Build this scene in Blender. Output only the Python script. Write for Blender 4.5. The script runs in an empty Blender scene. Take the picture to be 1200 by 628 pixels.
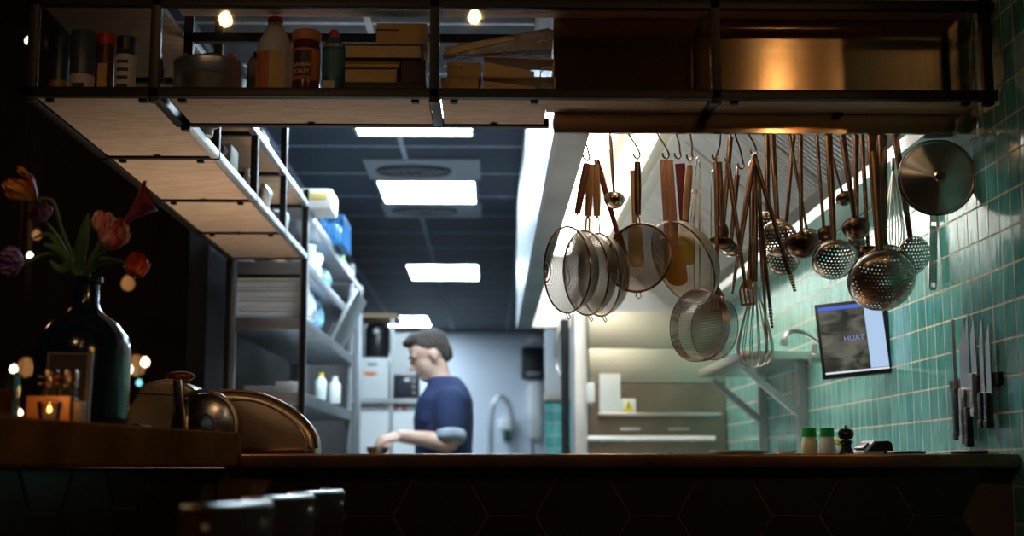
import bpy, bmesh, math, random
from mathutils import Vector, Matrix, Euler
random.seed(7)
S = bpy.context.scene
COL = S.collection
pi = math.pi
E = 1.10            # eye height = underside of the bar slab
F = 1600.0          # focal length in pixels of a 1200 px wide frame

# ------------------------------------------------------------ camera
PITCH = math.atan((548 - 314) / F)
YAW = math.atan(25 / F)
cam = bpy.data.objects.new('camera', bpy.data.cameras.new('camera'))
COL.objects.link(cam)
cam.location = (0, 0, E)
cam.rotation_euler = (pi / 2 + PITCH, 0, -YAW)
cam.data.lens = 36 * F / 1200
cam.data.sensor_width = 36
cam.data.clip_start = 0.02
cam.data.dof.use_dof = True
cam.data.dof.focus_distance = 3.38
cam.data.dof.aperture_fstop = 2.6
S.camera = cam
CM = Euler((pi / 2 + PITCH, 0, -YAW)).to_matrix()

# ------------------------------------------------------------ view, world, big lights
S.view_settings.view_transform = 'Standard'
S.view_settings.look = 'None'
S.view_settings.gamma = 1
S.view_settings.use_curve_mapping = False
S.view_settings.exposure = 0.0
w = bpy.data.worlds.new('night'); S.world = w; w.use_nodes = True
w.node_tree.nodes['Background'].inputs[0].default_value = (0.010, 0.006, 0.004, 1)
w.node_tree.nodes['Background'].inputs[1].default_value = 0.25


def area(name, loc, rot, sx, sy, power, col, spread=None):
    l = bpy.data.lights.new(name, 'AREA'); l.shape = 'RECTANGLE'; l.size = sx; l.size_y = sy
    l.energy = power; l.color = col
    if spread: l.spread = math.radians(spread)
    o = bpy.data.objects.new(name, l); COL.objects.link(o)
    o.location = loc; o.rotation_euler = rot
    return o


area('shelf_underside_fill', (-0.5, 4.0, 0.70), (pi, 0, 0), 1.3, 1.3, 11, (1.0, 0.84, 0.66), 150)  # added fill, hidden below the slab, lights the board undersides from beneath
def point(name, loc, power, col, size):
    l = bpy.data.lights.new(name, 'POINT'); l.energy = power; l.color = col; l.shadow_soft_size = size
    o = bpy.data.objects.new(name, l); COL.objects.link(o); o.location = loc; return o


point('dining_lamp_right', (2.10, -0.86, 2.62), 4.5, (1.0, 0.34, 0.07), 0.07)
point('dining_lamp_middle', (1.62, -0.86, 2.62), 1.3, (1.0, 0.34, 0.07), 0.05)
point('lid_fill_neutral', (-0.25, -0.4, 2.58), 2.6, (1.0, 0.86, 0.70), 0.04)  # added neutral fill, out of view, for the sheen on the round lid
point('bar_fill_left', (-0.95, 1.0, 2.3), 7.0, (1.0, 0.62, 0.32), 0.10)  # added warm fill, out of view, brightens flowers, slicer and left counter
point('background_fill_far', (-3.0, 6.2, 2.6), 6, (1.0, 0.45, 0.18), 0.10)  # added dim fill so the dark background at far left glimmers


def V(px, py, Y):
    "world point at depth Y seen at that spot of the frame"
    d = CM @ Vector(((px - 600) / F, (314 - py) / F, -1))
    return Vector((0, 0, E)) + d * (Y / d.y)


# ------------------------------------------------------------ materials
def nt(name):
    m = bpy.data.materials.new(name); m.use_nodes = True
    return m, m.node_tree.nodes, m.node_tree.links, m.node_tree.nodes['Principled BSDF']


def mat(name, col, rough=0.5, metal=0.0, emit=None, es=0, noise=0, nscale=20, bump=0, bscale=60, trans=0, coat=0, stretch=None, alpha=1, spec=None):
    m, N, L, b = nt(name)
    c = tuple(col) + (1,)
    b.inputs['Base Color'].default_value = c
    b.inputs['Roughness'].default_value = rough
    b.inputs['Metallic'].default_value = metal
    b.inputs['Transmission Weight'].default_value = trans
    b.inputs['Coat Weight'].default_value = coat
    if spec is not None: b.inputs['Specular IOR Level'].default_value = spec
    if emit:
        b.inputs['Emission Color'].default_value = tuple(emit) + (1,)
        b.inputs['Emission Strength'].default_value = es
    tc = N.new('ShaderNodeTexCoord'); mp = N.new('ShaderNodeMapping')
    L.new(tc.outputs['Object'], mp.inputs['Vector'])
    if stretch: mp.inputs['Scale'].default_value = stretch
    if noise:
        n = N.new('ShaderNodeTexNoise'); n.inputs['Scale'].default_value = nscale; n.inputs['Detail'].default_value = 5
        L.new(mp.outputs[0], n.inputs['Vector'])
        r = N.new('ShaderNodeValToRGB')
        r.color_ramp.elements[0].position = 0.3; r.color_ramp.elements[1].position = 0.7
        r.color_ramp.elements[0].color = tuple(max(0, x * (1 - noise)) for x in col) + (1,)
        r.color_ramp.elements[1].color = tuple(min(1, x * (1 + noise)) for x in col) + (1,)
        L.new(n.outputs['Fac'], r.inputs['Fac']); L.new(r.outputs['Color'], b.inputs['Base Color'])
    if bump:
        n = N.new('ShaderNodeTexNoise'); n.inputs['Scale'].default_value = bscale; n.inputs['Detail'].default_value = 3
        L.new(mp.outputs[0], n.inputs['Vector'])
        bp = N.new('ShaderNodeBump'); bp.inputs['Strength'].default_value = bump; bp.inputs['Distance'].default_value = 0.01
        L.new(n.outputs['Fac'], bp.inputs['Height']); L.new(bp.outputs[0], b.inputs['Normal'])
    return m


def math_node(N, L, op, a, b=None):
    n = N.new('ShaderNodeMath'); n.operation = op
    for i, v in enumerate((a, b)):
        if v is None: continue
        if isinstance(v, (int, float)): n.inputs[i].default_value = v
        else: L.new(v, n.inputs[i])
    return n.outputs[0]


def tile_mat(name, c1, c2, grout, tw, th, mortar, axis='YZ', rough=0.12, bump=0.25, off=(0, 0)):
    m, N, L, b = nt(name)
    tc = N.new('ShaderNodeTexCoord'); sp = N.new('ShaderNodeSeparateXYZ'); L.new(tc.outputs['Object'], sp.inputs[0])
    cb = N.new('ShaderNodeCombineXYZ')
    L.new(math_node(N, L, 'ADD', sp.outputs[axis[0]], off[0]), cb.inputs[0])
    L.new(math_node(N, L, 'ADD', sp.outputs[axis[1]], off[1]), cb.inputs[1])
    br = N.new('ShaderNodeTexBrick'); br.offset = 0; br.squash = 1
    br.inputs['Scale'].default_value = 1
    br.inputs['Brick Width'].default_value = tw; br.inputs['Row Height'].default_value = th
    br.inputs['Mortar Size'].default_value = mortar; br.inputs['Mortar Smooth'].default_value = 0.3
    br.inputs['Bias'].default_value = 0
    br.inputs['Color1'].default_value = tuple(c1) + (1,); br.inputs['Color2'].default_value = tuple(c2) + (1,)
    br.inputs['Mortar'].default_value = tuple(grout) + (1,)
    L.new(cb.outputs[0], br.inputs['Vector'])
    n = N.new('ShaderNodeTexNoise'); n.inputs['Scale'].default_value = 26; n.inputs['Detail'].default_value = 4
    mp = N.new('ShaderNodeMapping'); L.new(tc.outputs['Object'], mp.inputs[0]); mp.inputs['Scale'].default_value = (1, 1.6, 0.45)
    L.new(mp.outputs[0], n.inputs['Vector'])
    mx = N.new('ShaderNodeMix'); mx.data_type = 'RGBA'; mx.blend_type = 'MULTIPLY'; mx.inputs[0].default_value = 0.55
    rr = N.new('ShaderNodeValToRGB'); rr.color_ramp.elements[0].position = 0.35; rr.color_ramp.elements[1].position = 0.68
    rr.color_ramp.elements[0].color = (0.45, 0.45, 0.45, 1); rr.color_ramp.elements[1].color = (1.25, 1.25, 1.25, 1)
    L.new(n.outputs['Fac'], rr.inputs[0])
    L.new(br.outputs['Color'], mx.inputs[6]); L.new(rr.outputs[0], mx.inputs[7])
    L.new(mx.outputs[2], b.inputs['Base Color'])
    rg = N.new('ShaderNodeMapRange'); L.new(br.outputs['Fac'], rg.inputs[0])
    rg.inputs[3].default_value = rough; rg.inputs[4].default_value = 0.8
    L.new(rg.outputs[0], b.inputs['Roughness'])
    h = math_node(N, L, 'ADD', math_node(N, L, 'MULTIPLY', br.outputs['Fac'], -1.0), math_node(N, L, 'MULTIPLY', n.outputs['Fac'], 0.9))
    bp = N.new('ShaderNodeBump'); bp.inputs['Strength'].default_value = bump; bp.inputs['Distance'].default_value = 0.004
    L.new(h, bp.inputs['Height']); L.new(bp.outputs[0], b.inputs['Normal'])
    return m


def wood(name, c1, c2, scale=(1, 12, 12), rough=0.55):
    m, N, L, b = nt(name)
    tc = N.new('ShaderNodeTexCoord'); mp = N.new('ShaderNodeMapping'); L.new(tc.outputs['Object'], mp.inputs[0])
    mp.inputs['Scale'].default_value = scale
    n = N.new('ShaderNodeTexNoise'); n.inputs['Scale'].default_value = 5; n.inputs['Detail'].default_value = 7; n.inputs['Distortion'].default_value = 1.3
    L.new(mp.outputs[0], n.inputs['Vector'])
    r = N.new('ShaderNodeValToRGB'); r.color_ramp.elements[0].position = 0.32; r.color_ramp.elements[1].position = 0.62
    r.color_ramp.elements[0].color = tuple(c1) + (1,); r.color_ramp.elements[1].color = tuple(c2) + (1,)
    L.new(n.outputs['Fac'], r.inputs[0]); L.new(r.outputs[0], b.inputs['Base Color'])
    b.inputs['Roughness'].default_value = rough
    return m


def brushed(name, col, rough, stretch, bump=0.12, bscale=30):
    return mat(name, col, rough, 1.0, bump=bump, bscale=bscale, stretch=stretch)


def glass(name, gloss=0.1, col=(1, 1, 1), grough=0.02, tint=(1, 1, 1)):
    m = bpy.data.materials.new(name); m.use_nodes = True; N = m.node_tree.nodes; L = m.node_tree.links; N.clear()
    o = N.new('ShaderNodeOutputMaterial'); t = N.new('ShaderNodeBsdfTransparent'); t.inputs[0].default_value = tuple(tint) + (1,)
    g = N.new('ShaderNodeBsdfGlossy'); g.inputs['Roughness'].default_value = grough; g.inputs[0].default_value = tuple(col) + (1,)
    f = N.new('ShaderNodeFresnel'); f.inputs[0].default_value = 1.5
    a = math_node(N, L, 'ADD', f.outputs[0], gloss)
    mx = N.new('ShaderNodeMixShader'); L.new(a, mx.inputs[0]); L.new(t.outputs[0], mx.inputs[1]); L.new(g.outputs[0], mx.inputs[2])
    L.new(mx.outputs[0], o.inputs[0])
    return m


def sheet(name, col, pitch, wire, kind='grid', rough=0.3, metal=1.0, jitter=0):
    "metal sheet or wire cloth whose gaps are really open; pattern in the part's own XY"
    m, N, L, b = nt(name)
    b.inputs['Base Color'].default_value = tuple(col) + (1,); b.inputs['Roughness'].default_value = rough; b.inputs['Metallic'].default_value = metal
    tc = N.new('ShaderNodeTexCoord'); sp = N.new('ShaderNodeSeparateXYZ'); L.new(tc.outputs['Object'], sp.inputs[0])
    fx = []
    for ax in (0, 1):
        v = math_node(N, L, 'ADD', sp.outputs[ax], 10.0)
        if kind == 'holes' and ax == 0:
            row = math_node(N, L, 'FLOOR', math_node(N, L, 'DIVIDE', math_node(N, L, 'ADD', sp.outputs[1], 10.0), pitch))
            v = math_node(N, L, 'ADD', v, math_node(N, L, 'MULTIPLY', math_node(N, L, 'MODULO', row, 2.0), pitch * 0.5))
        v = math_node(N, L, 'FRACT', math_node(N, L, 'DIVIDE', v, pitch))
        fx.append(math_node(N, L, 'ABSOLUTE', math_node(N, L, 'SUBTRACT', v, 0.5)))
    if kind == 'grid':
        mxv = math_node(N, L, 'MAXIMUM', fx[0], fx[1])
        solid = math_node(N, L, 'GREATER_THAN', mxv, 0.5 - wire / 2)
    else:
        d = math_node(N, L, 'SQRT', math_node(N, L, 'ADD', math_node(N, L, 'MULTIPLY', fx[0], fx[0]), math_node(N, L, 'MULTIPLY', fx[1], fx[1])))
        hole = math_node(N, L, 'LESS_THAN', d, wire)
        r2 = math_node(N, L, 'ADD', math_node(N, L, 'MULTIPLY', sp.outputs[0], sp.outputs[0]), math_node(N, L, 'MULTIPLY', sp.outputs[1], sp.outputs[1]))
        inner = math_node(N, L, 'LESS_THAN', math_node(N, L, 'SQRT', r2), jitter)
        solid = math_node(N, L, 'SUBTRACT', 1.0, math_node(N, L, 'MULTIPLY', hole, inner))
    L.new(solid, b.inputs['Alpha'])
    return m


M = {}
M['black_steel'] = mat('black_steel', (0.020, 0.017, 0.015), 0.42, 0.6)
M['pine'] = wood('pine_board', (0.50, 0.31, 0.20), (0.68, 0.48, 0.33), (2, 14, 14))
M['pine_y'] = wood('pine_board_lengthwise', (0.50, 0.31, 0.20), (0.68, 0.48, 0.33), (14, 2, 14))
M['steel'] = mat('stainless_steel', (0.62, 0.61, 0.58), 0.28, 1.0, bump=0.03, bscale=15)
M['steel_soft'] = mat('satin_steel', (0.55, 0.56, 0.56), 0.45, 1.0, noise=0.15, nscale=3)
def aniso(name, col, rough, an, rot):
    m, N, L, b = nt(name)
    b.inputs['Base Color'].default_value = tuple(col) + (1,); b.inputs['Metallic'].default_value = 1; b.inputs['Roughness'].default_value = rough
    b.inputs['Anisotropic'].default_value = an; b.inputs['Anisotropic Rotation'].default_value = rot
    tg = N.new('ShaderNodeTangent'); tg.direction_type = 'RADIAL'; tg.axis = 'Z'; L.new(tg.outputs[0], b.inputs['Tangent'])
    return m


M['steel_hood'] = aniso('hood_brushed_steel', (0.62, 0.42, 0.27), 0.15, 0.95, 0.25)  # warm cast of the room light put into the steel colour
M['steel_side'] = mat('hood_side_steel', (0.62, 0.64, 0.68), 0.42, 1.0, noise=0.12, nscale=2.5, bump=0.04, bscale=4)
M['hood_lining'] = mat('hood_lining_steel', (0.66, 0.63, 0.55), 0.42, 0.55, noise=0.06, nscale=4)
M['utensil'] = mat('utensil_steel', (0.50, 0.45, 0.41), 0.20, 1.0, noise=0.12, nscale=18, bump=0.03, bscale=40)
M['utensil_dark'] = mat('tarnished_utensil_steel', (0.17, 0.11, 0.08), 0.26, 1.0, noise=0.25, nscale=22)
M['copper'] = mat('coppery_wire', (0.42, 0.27, 0.19), 0.25, 1.0)
M['hole_sheet'] = sheet('perforated_steel', (0.60, 0.50, 0.44), 0.0088, 0.24, 'holes', 0.27, 1, 0.074)
M['hole_sheet_mid'] = sheet('perforated_steel_mid', (0.60, 0.54, 0.48), 0.0088, 0.25, 'holes', 0.25, 1, 0.049)
M['hole_sheet_small'] = sheet('perforated_steel_small', (0.62, 0.56, 0.48), 0.0085, 0.28, 'holes', 0.25, 1, 0.041)
M['mesh_fine'] = sheet('fine_wire_cloth', (0.46, 0.40, 0.31), 0.0030, 0.46, 'grid', 0.45)
M['mesh_brown'] = sheet('fine_coppery_wire_cloth', (0.34, 0.25, 0.16), 0.0026, 0.58, 'grid', 0.45)
M['mesh_coarse'] = sheet('coarse_wire_cloth', (0.42, 0.32, 0.24), 0.0050, 0.34, 'grid', 0.3)
M['rack_steel'] = mat('rack_steel', (0.36, 0.37, 0.39), 0.42, 0.95, noise=0.15, nscale=4)
M['white_plastic'] = mat('white_plastic', (0.88, 0.88, 0.87), 0.4)
M['black_plastic'] = mat('black_plastic', (0.018, 0.018, 0.020), 0.32)
M['dark_wall'] = mat('dark_brown_wall', (0.016, 0.010, 0.008), 0.75, noise=0.4, nscale=3)
M['dark_floor'] = mat('dark_floor', (0.035, 0.030, 0.028), 0.5, noise=0.3, nscale=6)
M['back_wall'] = mat('brushed_wall_panel', (0.66, 0.71, 0.80), 0.45, 0.25, noise=0.12, nscale=0.8)
M['bronze'] = mat('bronze_counter', (0.21, 0.085, 0.022), 0.7, 0.0, spec=.0, noise=0.3, nscale=9, bump=0.08, bscale=18)
M['bronze_dark'] = mat('worn_bronze_edge', (0.27, 0.15, 0.085), 0.27, 0.9, noise=0.35, nscale=7, bump=0.05, bscale=10)
M['teal'] = tile_mat('teal_glazed_tile', (0.085, 0.41, 0.375), (0.16, 0.57, 0.53), (0.72, 0.68, 0.54), 0.069, 0.0815, 0.0028)
M['teal_x'] = tile_mat('teal_glazed_tile_far', (0.085, 0.41, 0.375), (0.16, 0.57, 0.53), (0.72, 0.68, 0.54), 0.069, 0.0815, 0.0028, 'XZ')
M['ceiling'] = tile_mat('dark_ceiling_tile', (0.017, 0.029, 0.052), (0.023, 0.037, 0.062), (0.45, 0.52, 0.62), 0.60, 0.60, 0.014, 'XY', 0.6, 0.1, (10.02 + 0.6, 0.3))
M['hex'] = mat('black_brown_hex_tile', (0.014, 0.0065, 0.0045), 0.30, noise=0.3, nscale=5)
M['grout'] = mat('grey_brown_grout', (0.15, 0.09, 0.06), 0.85)
M['kitchen_light'] = mat('cool_light_panel', (1, 1, 1), 0.5, emit=(0.66, 0.86, 1.0), es=40)
M['hood_light_dim'] = mat('dimmer_light_tube', (1, 1, 1), 0.5, emit=(1.0, 0.97, 0.86), es=4)
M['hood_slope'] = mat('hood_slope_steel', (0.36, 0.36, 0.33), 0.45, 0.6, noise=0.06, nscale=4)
M['hood_light'] = mat('warm_light_tube', (1, 1, 1), 0.5, emit=(1.0, 0.97, 0.86), es=13)
M['bulb'] = mat('filament_bulb_glow', (1, 1, 1), 0.5, emit=(1.0, 0.62, 0.24), es=110)
M['bulb_small'] = mat('small_warm_bulb', (1, 1, 1), 0.5, emit=(1.0, 0.82, 0.52), es=5)
M['bulb_dim'] = mat('dim_amber_bulb', (1, 1, 1), 0.5, emit=(1.0, 0.42, 0.10), es=0.22)
M['bulb_teal'] = mat('teal_indicator', (1, 1, 1), 0.5, emit=(0.25, 0.85, 0.9), es=1.3)
M['glass_pane'] = glass('cabinet_glass', 0.03)
M['glass_clear'] = glass('tumbler_glass', 0.08)


def get(name, *a, **k):
    if name not in M: M[name] = mat(name, *a, **k)
    return M[name]


# ------------------------------------------------------------ mesh builder
class MB:
    def __init__(s): s.v = []; s.f = []
    def add(s, vs, fs, mtx=None):
        n = len(s.v)
        s.v += [tuple(mtx @ Vector(v)) if mtx else tuple(v) for v in vs]
        s.f += [tuple(i + n for i in f) for f in fs]
        return s
    def box(s, a, b, bev=0.0, mtx=None):
        a, b = [min(p, q) for p, q in zip(a, b)], [max(p, q) for p, q in zip(a, b)]
        bm = bmesh.new(); bmesh.ops.create_cube(bm, size=1)
        for v in bm.verts:
            v.co = Vector([(a[i] + b[i]) / 2 + v.co[i] * (b[i] - a[i]) for i in range(3)])
        if bev > 0: bmesh.ops.bevel(bm, geom=list(bm.edges), offset=bev, segments=2, affect='EDGES', profile=0.6)
        s.bm(bm, mtx); return s
    def bm(s, bm, mtx=None):
        bm.verts.index_update()
        s.add([v.co.copy() for v in bm.verts], [[v.index for v in f.verts] for f in bm.faces], mtx); bm.free(); return s
    def tube(s, pts, r, seg=8, caps=True, closed=False):
        pts = [Vector(p) for p in pts]; n = len(pts)
        rs = r if isinstance(r, (list, tuple)) else [r] * n
        vs = []; fs = []; prev = None
        for i, p in enumerate(pts):
            if closed: t = pts[(i + 1) % n] - pts[i - 1]
            else: t = pts[min(i + 1, n - 1)] - pts[max(i - 1, 0)]
            if t.length < 1e-9: t = Vector((0, 0, 1))
            t.normalize()
            if prev is None:
                u = Vector((0, 0, 1)) if abs(t.z) < 0.9 else Vector((1, 0, 0))
                u = (u - t * u.dot(t)).normalized()
            else:
                u = prev - t * prev.dot(t); u = u.normalized() if u.length > 1e-6 else t.orthogonal().normalized()
            prev = u; q = t.cross(u)
            for k in range(seg):
                a = 2 * pi * k / seg
                vs.append(p + (u * math.cos(a) + q * math.sin(a)) * rs[i])
        m = n if closed else n - 1
        for i in range(m):
            for k in range(seg):
                j = (i + 1) % n
                fs.append((i * seg + k, i * seg + (k + 1) % seg, j * seg + (k + 1) % seg, j * seg + k))
        if caps and not closed:
            fs.append(tuple(range(seg))[::-1]); fs.append(tuple((n - 1) * seg + k for k in range(seg)))
        return s.add(vs, fs)
    def lathe(s, prof, seg=32, mtx=None, a0=0, a1=2 * pi):
        full = abs(a1 - a0 - 2 * pi) < 1e-6
        m = seg if full else seg + 1
        vs = []; fs = []
        for r, z in prof:
            for k in range(m):
                a = a0 + (a1 - a0) * k / seg
                vs.append((max(r, 1e-5) * math.cos(a), max(r, 1e-5) * math.sin(a), z))
        for i in range(len(prof) - 1):
            for k in range(seg):
                fs.append((i * m + k, i * m + (k + 1) % m, (i + 1) * m + (k + 1) % m, (i + 1) * m + k))
        return s.add(vs, fs, mtx)
    def ball(s, c, r, sc=(1, 1, 1), seg=20, mtx=None):
        bm = bmesh.new(); bmesh.ops.create_uvsphere(bm, u_segments=seg, v_segments=seg // 2 + 2, radius=r)
        for v in bm.verts: v.co = Vector((v.co.x * sc[0], v.co.y * sc[1], v.co.z * sc[2])) + Vector(c)
        return s.bm(bm, mtx)
    def prism(s, poly, z0, z1, mtx=None, bev=0):
        bm = bmesh.new()
        bot = [bm.verts.new((x, y, z0)) for x, y in poly]
        f = bm.faces.new(bot)
        r = bmesh.ops.extrude_face_region(bm, geom=[f])
        for v in r['geom']:
            if isinstance(v, bmesh.types.BMVert): v.co.z = z1
        bmesh.ops.recalc_face_normals(bm, faces=bm.faces)
        if bev:
            es = [e for e in bm.edges if abs(e.verts[0].co.z - e.verts[1].co.z) < 1e-6]
            bmesh.ops.bevel(bm, geom=es, offset=bev, segments=3, affect='EDGES', profile=0.6)
        return s.bm(bm, mtx)
    def build(s, name, m, parent=None, smooth=True, loc=None, ang=38):
        me = bpy.data.meshes.new(name); me.from_pydata(s.v, [], s.f); me.validate()
        bm = bmesh.new(); bm.from_mesh(me); bmesh.ops.recalc_face_normals(bm, faces=bm.faces); bm.to_mesh(me); bm.free()
        me.materials.append(m if not isinstance(m, str) else M[m])
        if smooth:
            me.polygons.foreach_set('use_smooth', [True] * len(me.polygons))
            me.set_sharp_from_angle(angle=math.radians(ang))
        o = bpy.data.objects.new(name, me); COL.objects.link(o)
        if parent: o.parent = parent
        if loc is not None: o.location = loc
        return o


def tag(o, label=None, cat=None, group=None, kind=None):
    if label: o['label'] = label
    if cat: o['category'] = cat
    if group: o['group'] = group
    if kind: o['kind'] = kind
    return o


def thing(name, label, cat, loc=(0, 0, 0), rz=0, group=None, rot=None):
    o = bpy.data.objects.new(name, None); COL.objects.link(o); o.empty_display_size = 0.05
    o.location = loc; o.rotation_euler = rot or (0, 0, rz)
    return tag(o, label, cat, group)


def struct(name, mb, m, parent=None, smooth=False):
    o = mb.build(name, m, parent, smooth)
    if not parent: o['kind'] = 'structure'
    return o


def frame_from(o_dir, up=(0, 0, 1)):
    z = Vector(o_dir).normalized(); u = Vector(up)
    x = u.cross(z)
    if x.length < 1e-4: x = Vector((1, 0, 0))
    x.normalize(); y = z.cross(x)
    return Matrix((x, y, z)).transposed()


def text_mesh(body, size, m, parent, loc, rot, name='lettering', align='CENTER', ext=0.0004):
    cu = bpy.data.curves.new(name, 'FONT'); cu.body = body; cu.size = size; cu.align_x = align; cu.align_y = 'CENTER'; cu.extrude = ext
    t = bpy.data.objects.new('t', cu); COL.objects.link(t)
    dg = bpy.context.evaluated_depsgraph_get(); me = bpy.data.meshes.new_from_object(t.evaluated_get(dg))
    bpy.data.objects.remove(t); me.materials.clear(); me.materials.append(M[m] if isinstance(m, str) else m)
    o = bpy.data.objects.new(name, me); COL.objects.link(o)
    if parent: o.parent = parent
    o.location = loc; o.rotation_euler = rot
    return o


# ============================================================ SETTING
CEIL = E + 1.50
WX = 1.155         # tiled wall
# floor / walls / ceilings
struct('floor', MB().box((-5, -3.5, -0.1), (4.2, 15.2, 0)), 'dark_floor')
struct('ceiling', MB().box((-1.25, 4.2, CEIL), (1.40, 15.2, CEIL + 0.1)), 'ceiling')
struct('ceiling_dining', MB().box((-5, -3.5, 3.9), (4.2, 15.2, 4.0)), 'dark_wall')
struct('wall_back', MB().box((-5, 15.0, 0), (4.2, 15.2, 3.9)), 'back_wall')
struct('wall_left', MB().box((-5.1, -3.5, 0), (-5.0, 15.2, 3.9)), 'dark_wall')
struct('wall_front', MB().box((-5.1, -3.6, 0), (4.2, -3.5, 3.9)), 'dark_wall')
struct('wall_right', MB().box((WX, 2.0, 0), (WX + 0.12, 8.9, 3.9)), 'teal')
struct('wall_right_dining', MB().box((4.1, -3.5, 0), (4.2, 2.0, 3.9)), 'dark_wall')
struct('wall_right_corner', MB().box((WX + 0.12, 1.9, 0), (4.2, 2.0, 3.9)), 'dark_wall')
struct('wall_partition', MB().box((-1.28, 5.75, 0), (-1.20, 15.0, CEIL)), 'dark_wall')
struct('wall_far_left', MB().box((-5.0, 8.5, 0), (-1.28, 8.6, 3.9)), 'dark_wall')
# tiled stub wall behind the steel unit: teal below, steel sheet above
zt = V(650, 465, 8.8).z
struct('wall_stub', MB().box((V(639, 500, 8.8).x, 8.8, 0), (WX, 8.9, zt)), 'teal_x')
struct('wall_stub_upper', MB().box((V(639, 500, 8.8).x, 8.8, zt), (WX, 8.9, CEIL)), 'steel_side')
struct('trim_1', MB().box((V(637, 500, 8.78).x, 8.77, zt - 0.02), (WX, 8.8, zt + 0.02)), 'steel')

# ---- hexagon tiled bar front
def hex_face(mb, u0, u1, v0, v1, a, cu, cv, mtx):
    h = math.sqrt(3) * a; g = 0.0017
    for i in range(-14, 15):
        for j in range(-9, 10):
            x = cu + i * 1.5 * a; z = cv + j * h + (h / 2 if i % 2 else 0)
            if x < u0 or x > u1 or z < v0 or z > v1: continue
            r = a - g
            ring0 = [(x + r * math.cos(k * pi / 3), 0.0, z + r * math.sin(k * pi / 3)) for k in range(6)]
            r2 = r - 0.0025
            ring1 = [(x + r2 * math.cos(k * pi / 3), -0.006, z + r2 * math.sin(k * pi / 3)) for k in range(6)]
            fs = [(k, (k + 1) % 6, 6 + (k + 1) % 6, 6 + k) for k in range(6)] + [tuple(range(6, 12))]
            mb.add(ring0 + ring1, fs, mtx)


fc = V(683.5, 604, 3.04)
bf = struct('wall_bar', MB().box((-0.60, 3.046, 0.10), (WX, 3.14, E)), 'grout')
hx = MB(); hex_face(hx, -0.50, WX - 0.10, 0.25, E - 0.04, 0.1045, fc.x, fc.z, Matrix.Translation((0, 3.046, 0)))
# cut row of tiles directly under the slab (clipped at the top)
def clip_top(mb, zmax):
    bm = bmesh.new(); me = bpy.data.meshes.new('x'); me.from_pydata(mb.v, [], mb.f); bm.from_mesh(me); bpy.data.meshes.remove(me)
    bmesh.ops.bisect_plane(bm, geom=list(bm.verts) + list(bm.edges) + list(bm.faces), plane_co=(0, 0, zmax), plane_no=(0, 0, 1), clear_outer=True)
    return MB().bm(bm)
hx = MB(); hex_face(hx, -0.56, WX - 0.05, 0.25, E + 0.12, 0.1045, fc.x, fc.z, Matrix.Translation((0, 3.046, 0)))
struct('tile_cladding', clip_top(hx, E - 0.001), 'hex', bf)
# left wing of the bar front, turning towards the room
p0 = Vector((-0.60, 3.09, 0)); p1 = Vector((-0.93, 1.1, 0)); dv = (p1 - p0).normalized(); nn = Vector((0, 0, 1)).cross(dv)
mt = Matrix(((-dv.x, -nn.x * 1, 0, p1.x), (-dv.y, -nn.y * 1, 0, p1.y), (0, 0, 1, 0), (0, 0, 0, 1)))
ln = (p1 - p0).length
bl = struct('wall_bar_left', MB().box((0, 0.0, 0.10), (ln, 0.09, E), mtx=mt), 'grout')
hx = MB(); hex_face(hx, 0.0, ln - 0.08, 0.25, E + 0.12, 0.1045, 0.1, fc.z + 0.03, mt)
struct('tile_cladding', clip_top(hx, E - 0.001), 'hex', bl)

# ============================================================ COUNTERS
slab = [(-0.540, 2.985), (WX - 0.002, 2.985), (WX - 0.002, 3.62), (-1.15, 3.62), (-1.15, 3.122), (-0.540, 3.122)]
tag(MB().prism(slab, E, E + 0.030, bev=0.004).build('bar_countertop', 'bronze_dark'), 'long thin bronze countertop of the pass above the dark hexagon tiles', 'countertop')
edge = [(-0.560, 2.983), (-0.545, 2.975), (-0.545, 2.95), (-0.57, 2.86), (-0.615, 2.62), (-0.655, 2.40), (-0.69, 2.18), (-0.715, 1.96), (-0.74, 1.7), (-0.78, 1.3), (-0.82, 0.9), (-1.9, 0.9), (-1.9, 3.119), (-0.560, 3.119)]
def catmull(pts, n=5):
    out = []
    for i in range(len(pts) - 1):
        p = [Vector(pts[max(i - 1, 0)]), Vector(pts[i]), Vector(pts[i + 1]), Vector(pts[min(i + 2, len(pts) - 1)])]
        for k in range(n):
            t = k / n
            out.append(0.5 * ((2 * p[1]) + (-p[0] + p[2]) * t + (2 * p[0] - 5 * p[1] + 4 * p[2] - p[3]) * t * t + (-p[0] + 3 * p[1] - 3 * p[2] + p[3]) * t ** 3))
    out.append(Vector(pts[-1])); return out
poly = [tuple(p) for p in catmull(edge[:11])] + edge[11:]
tag(MB().prism(poly, E + 0.001, E + 0.0755, bev=0.006).build('bar_counter', 'bronze'), 'thick curved bronze bar counter on the left carrying the vase', 'counter')
LT = E + 0.0757     # top of the left counter
CT = E + 0.0305     # top of the pass

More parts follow.
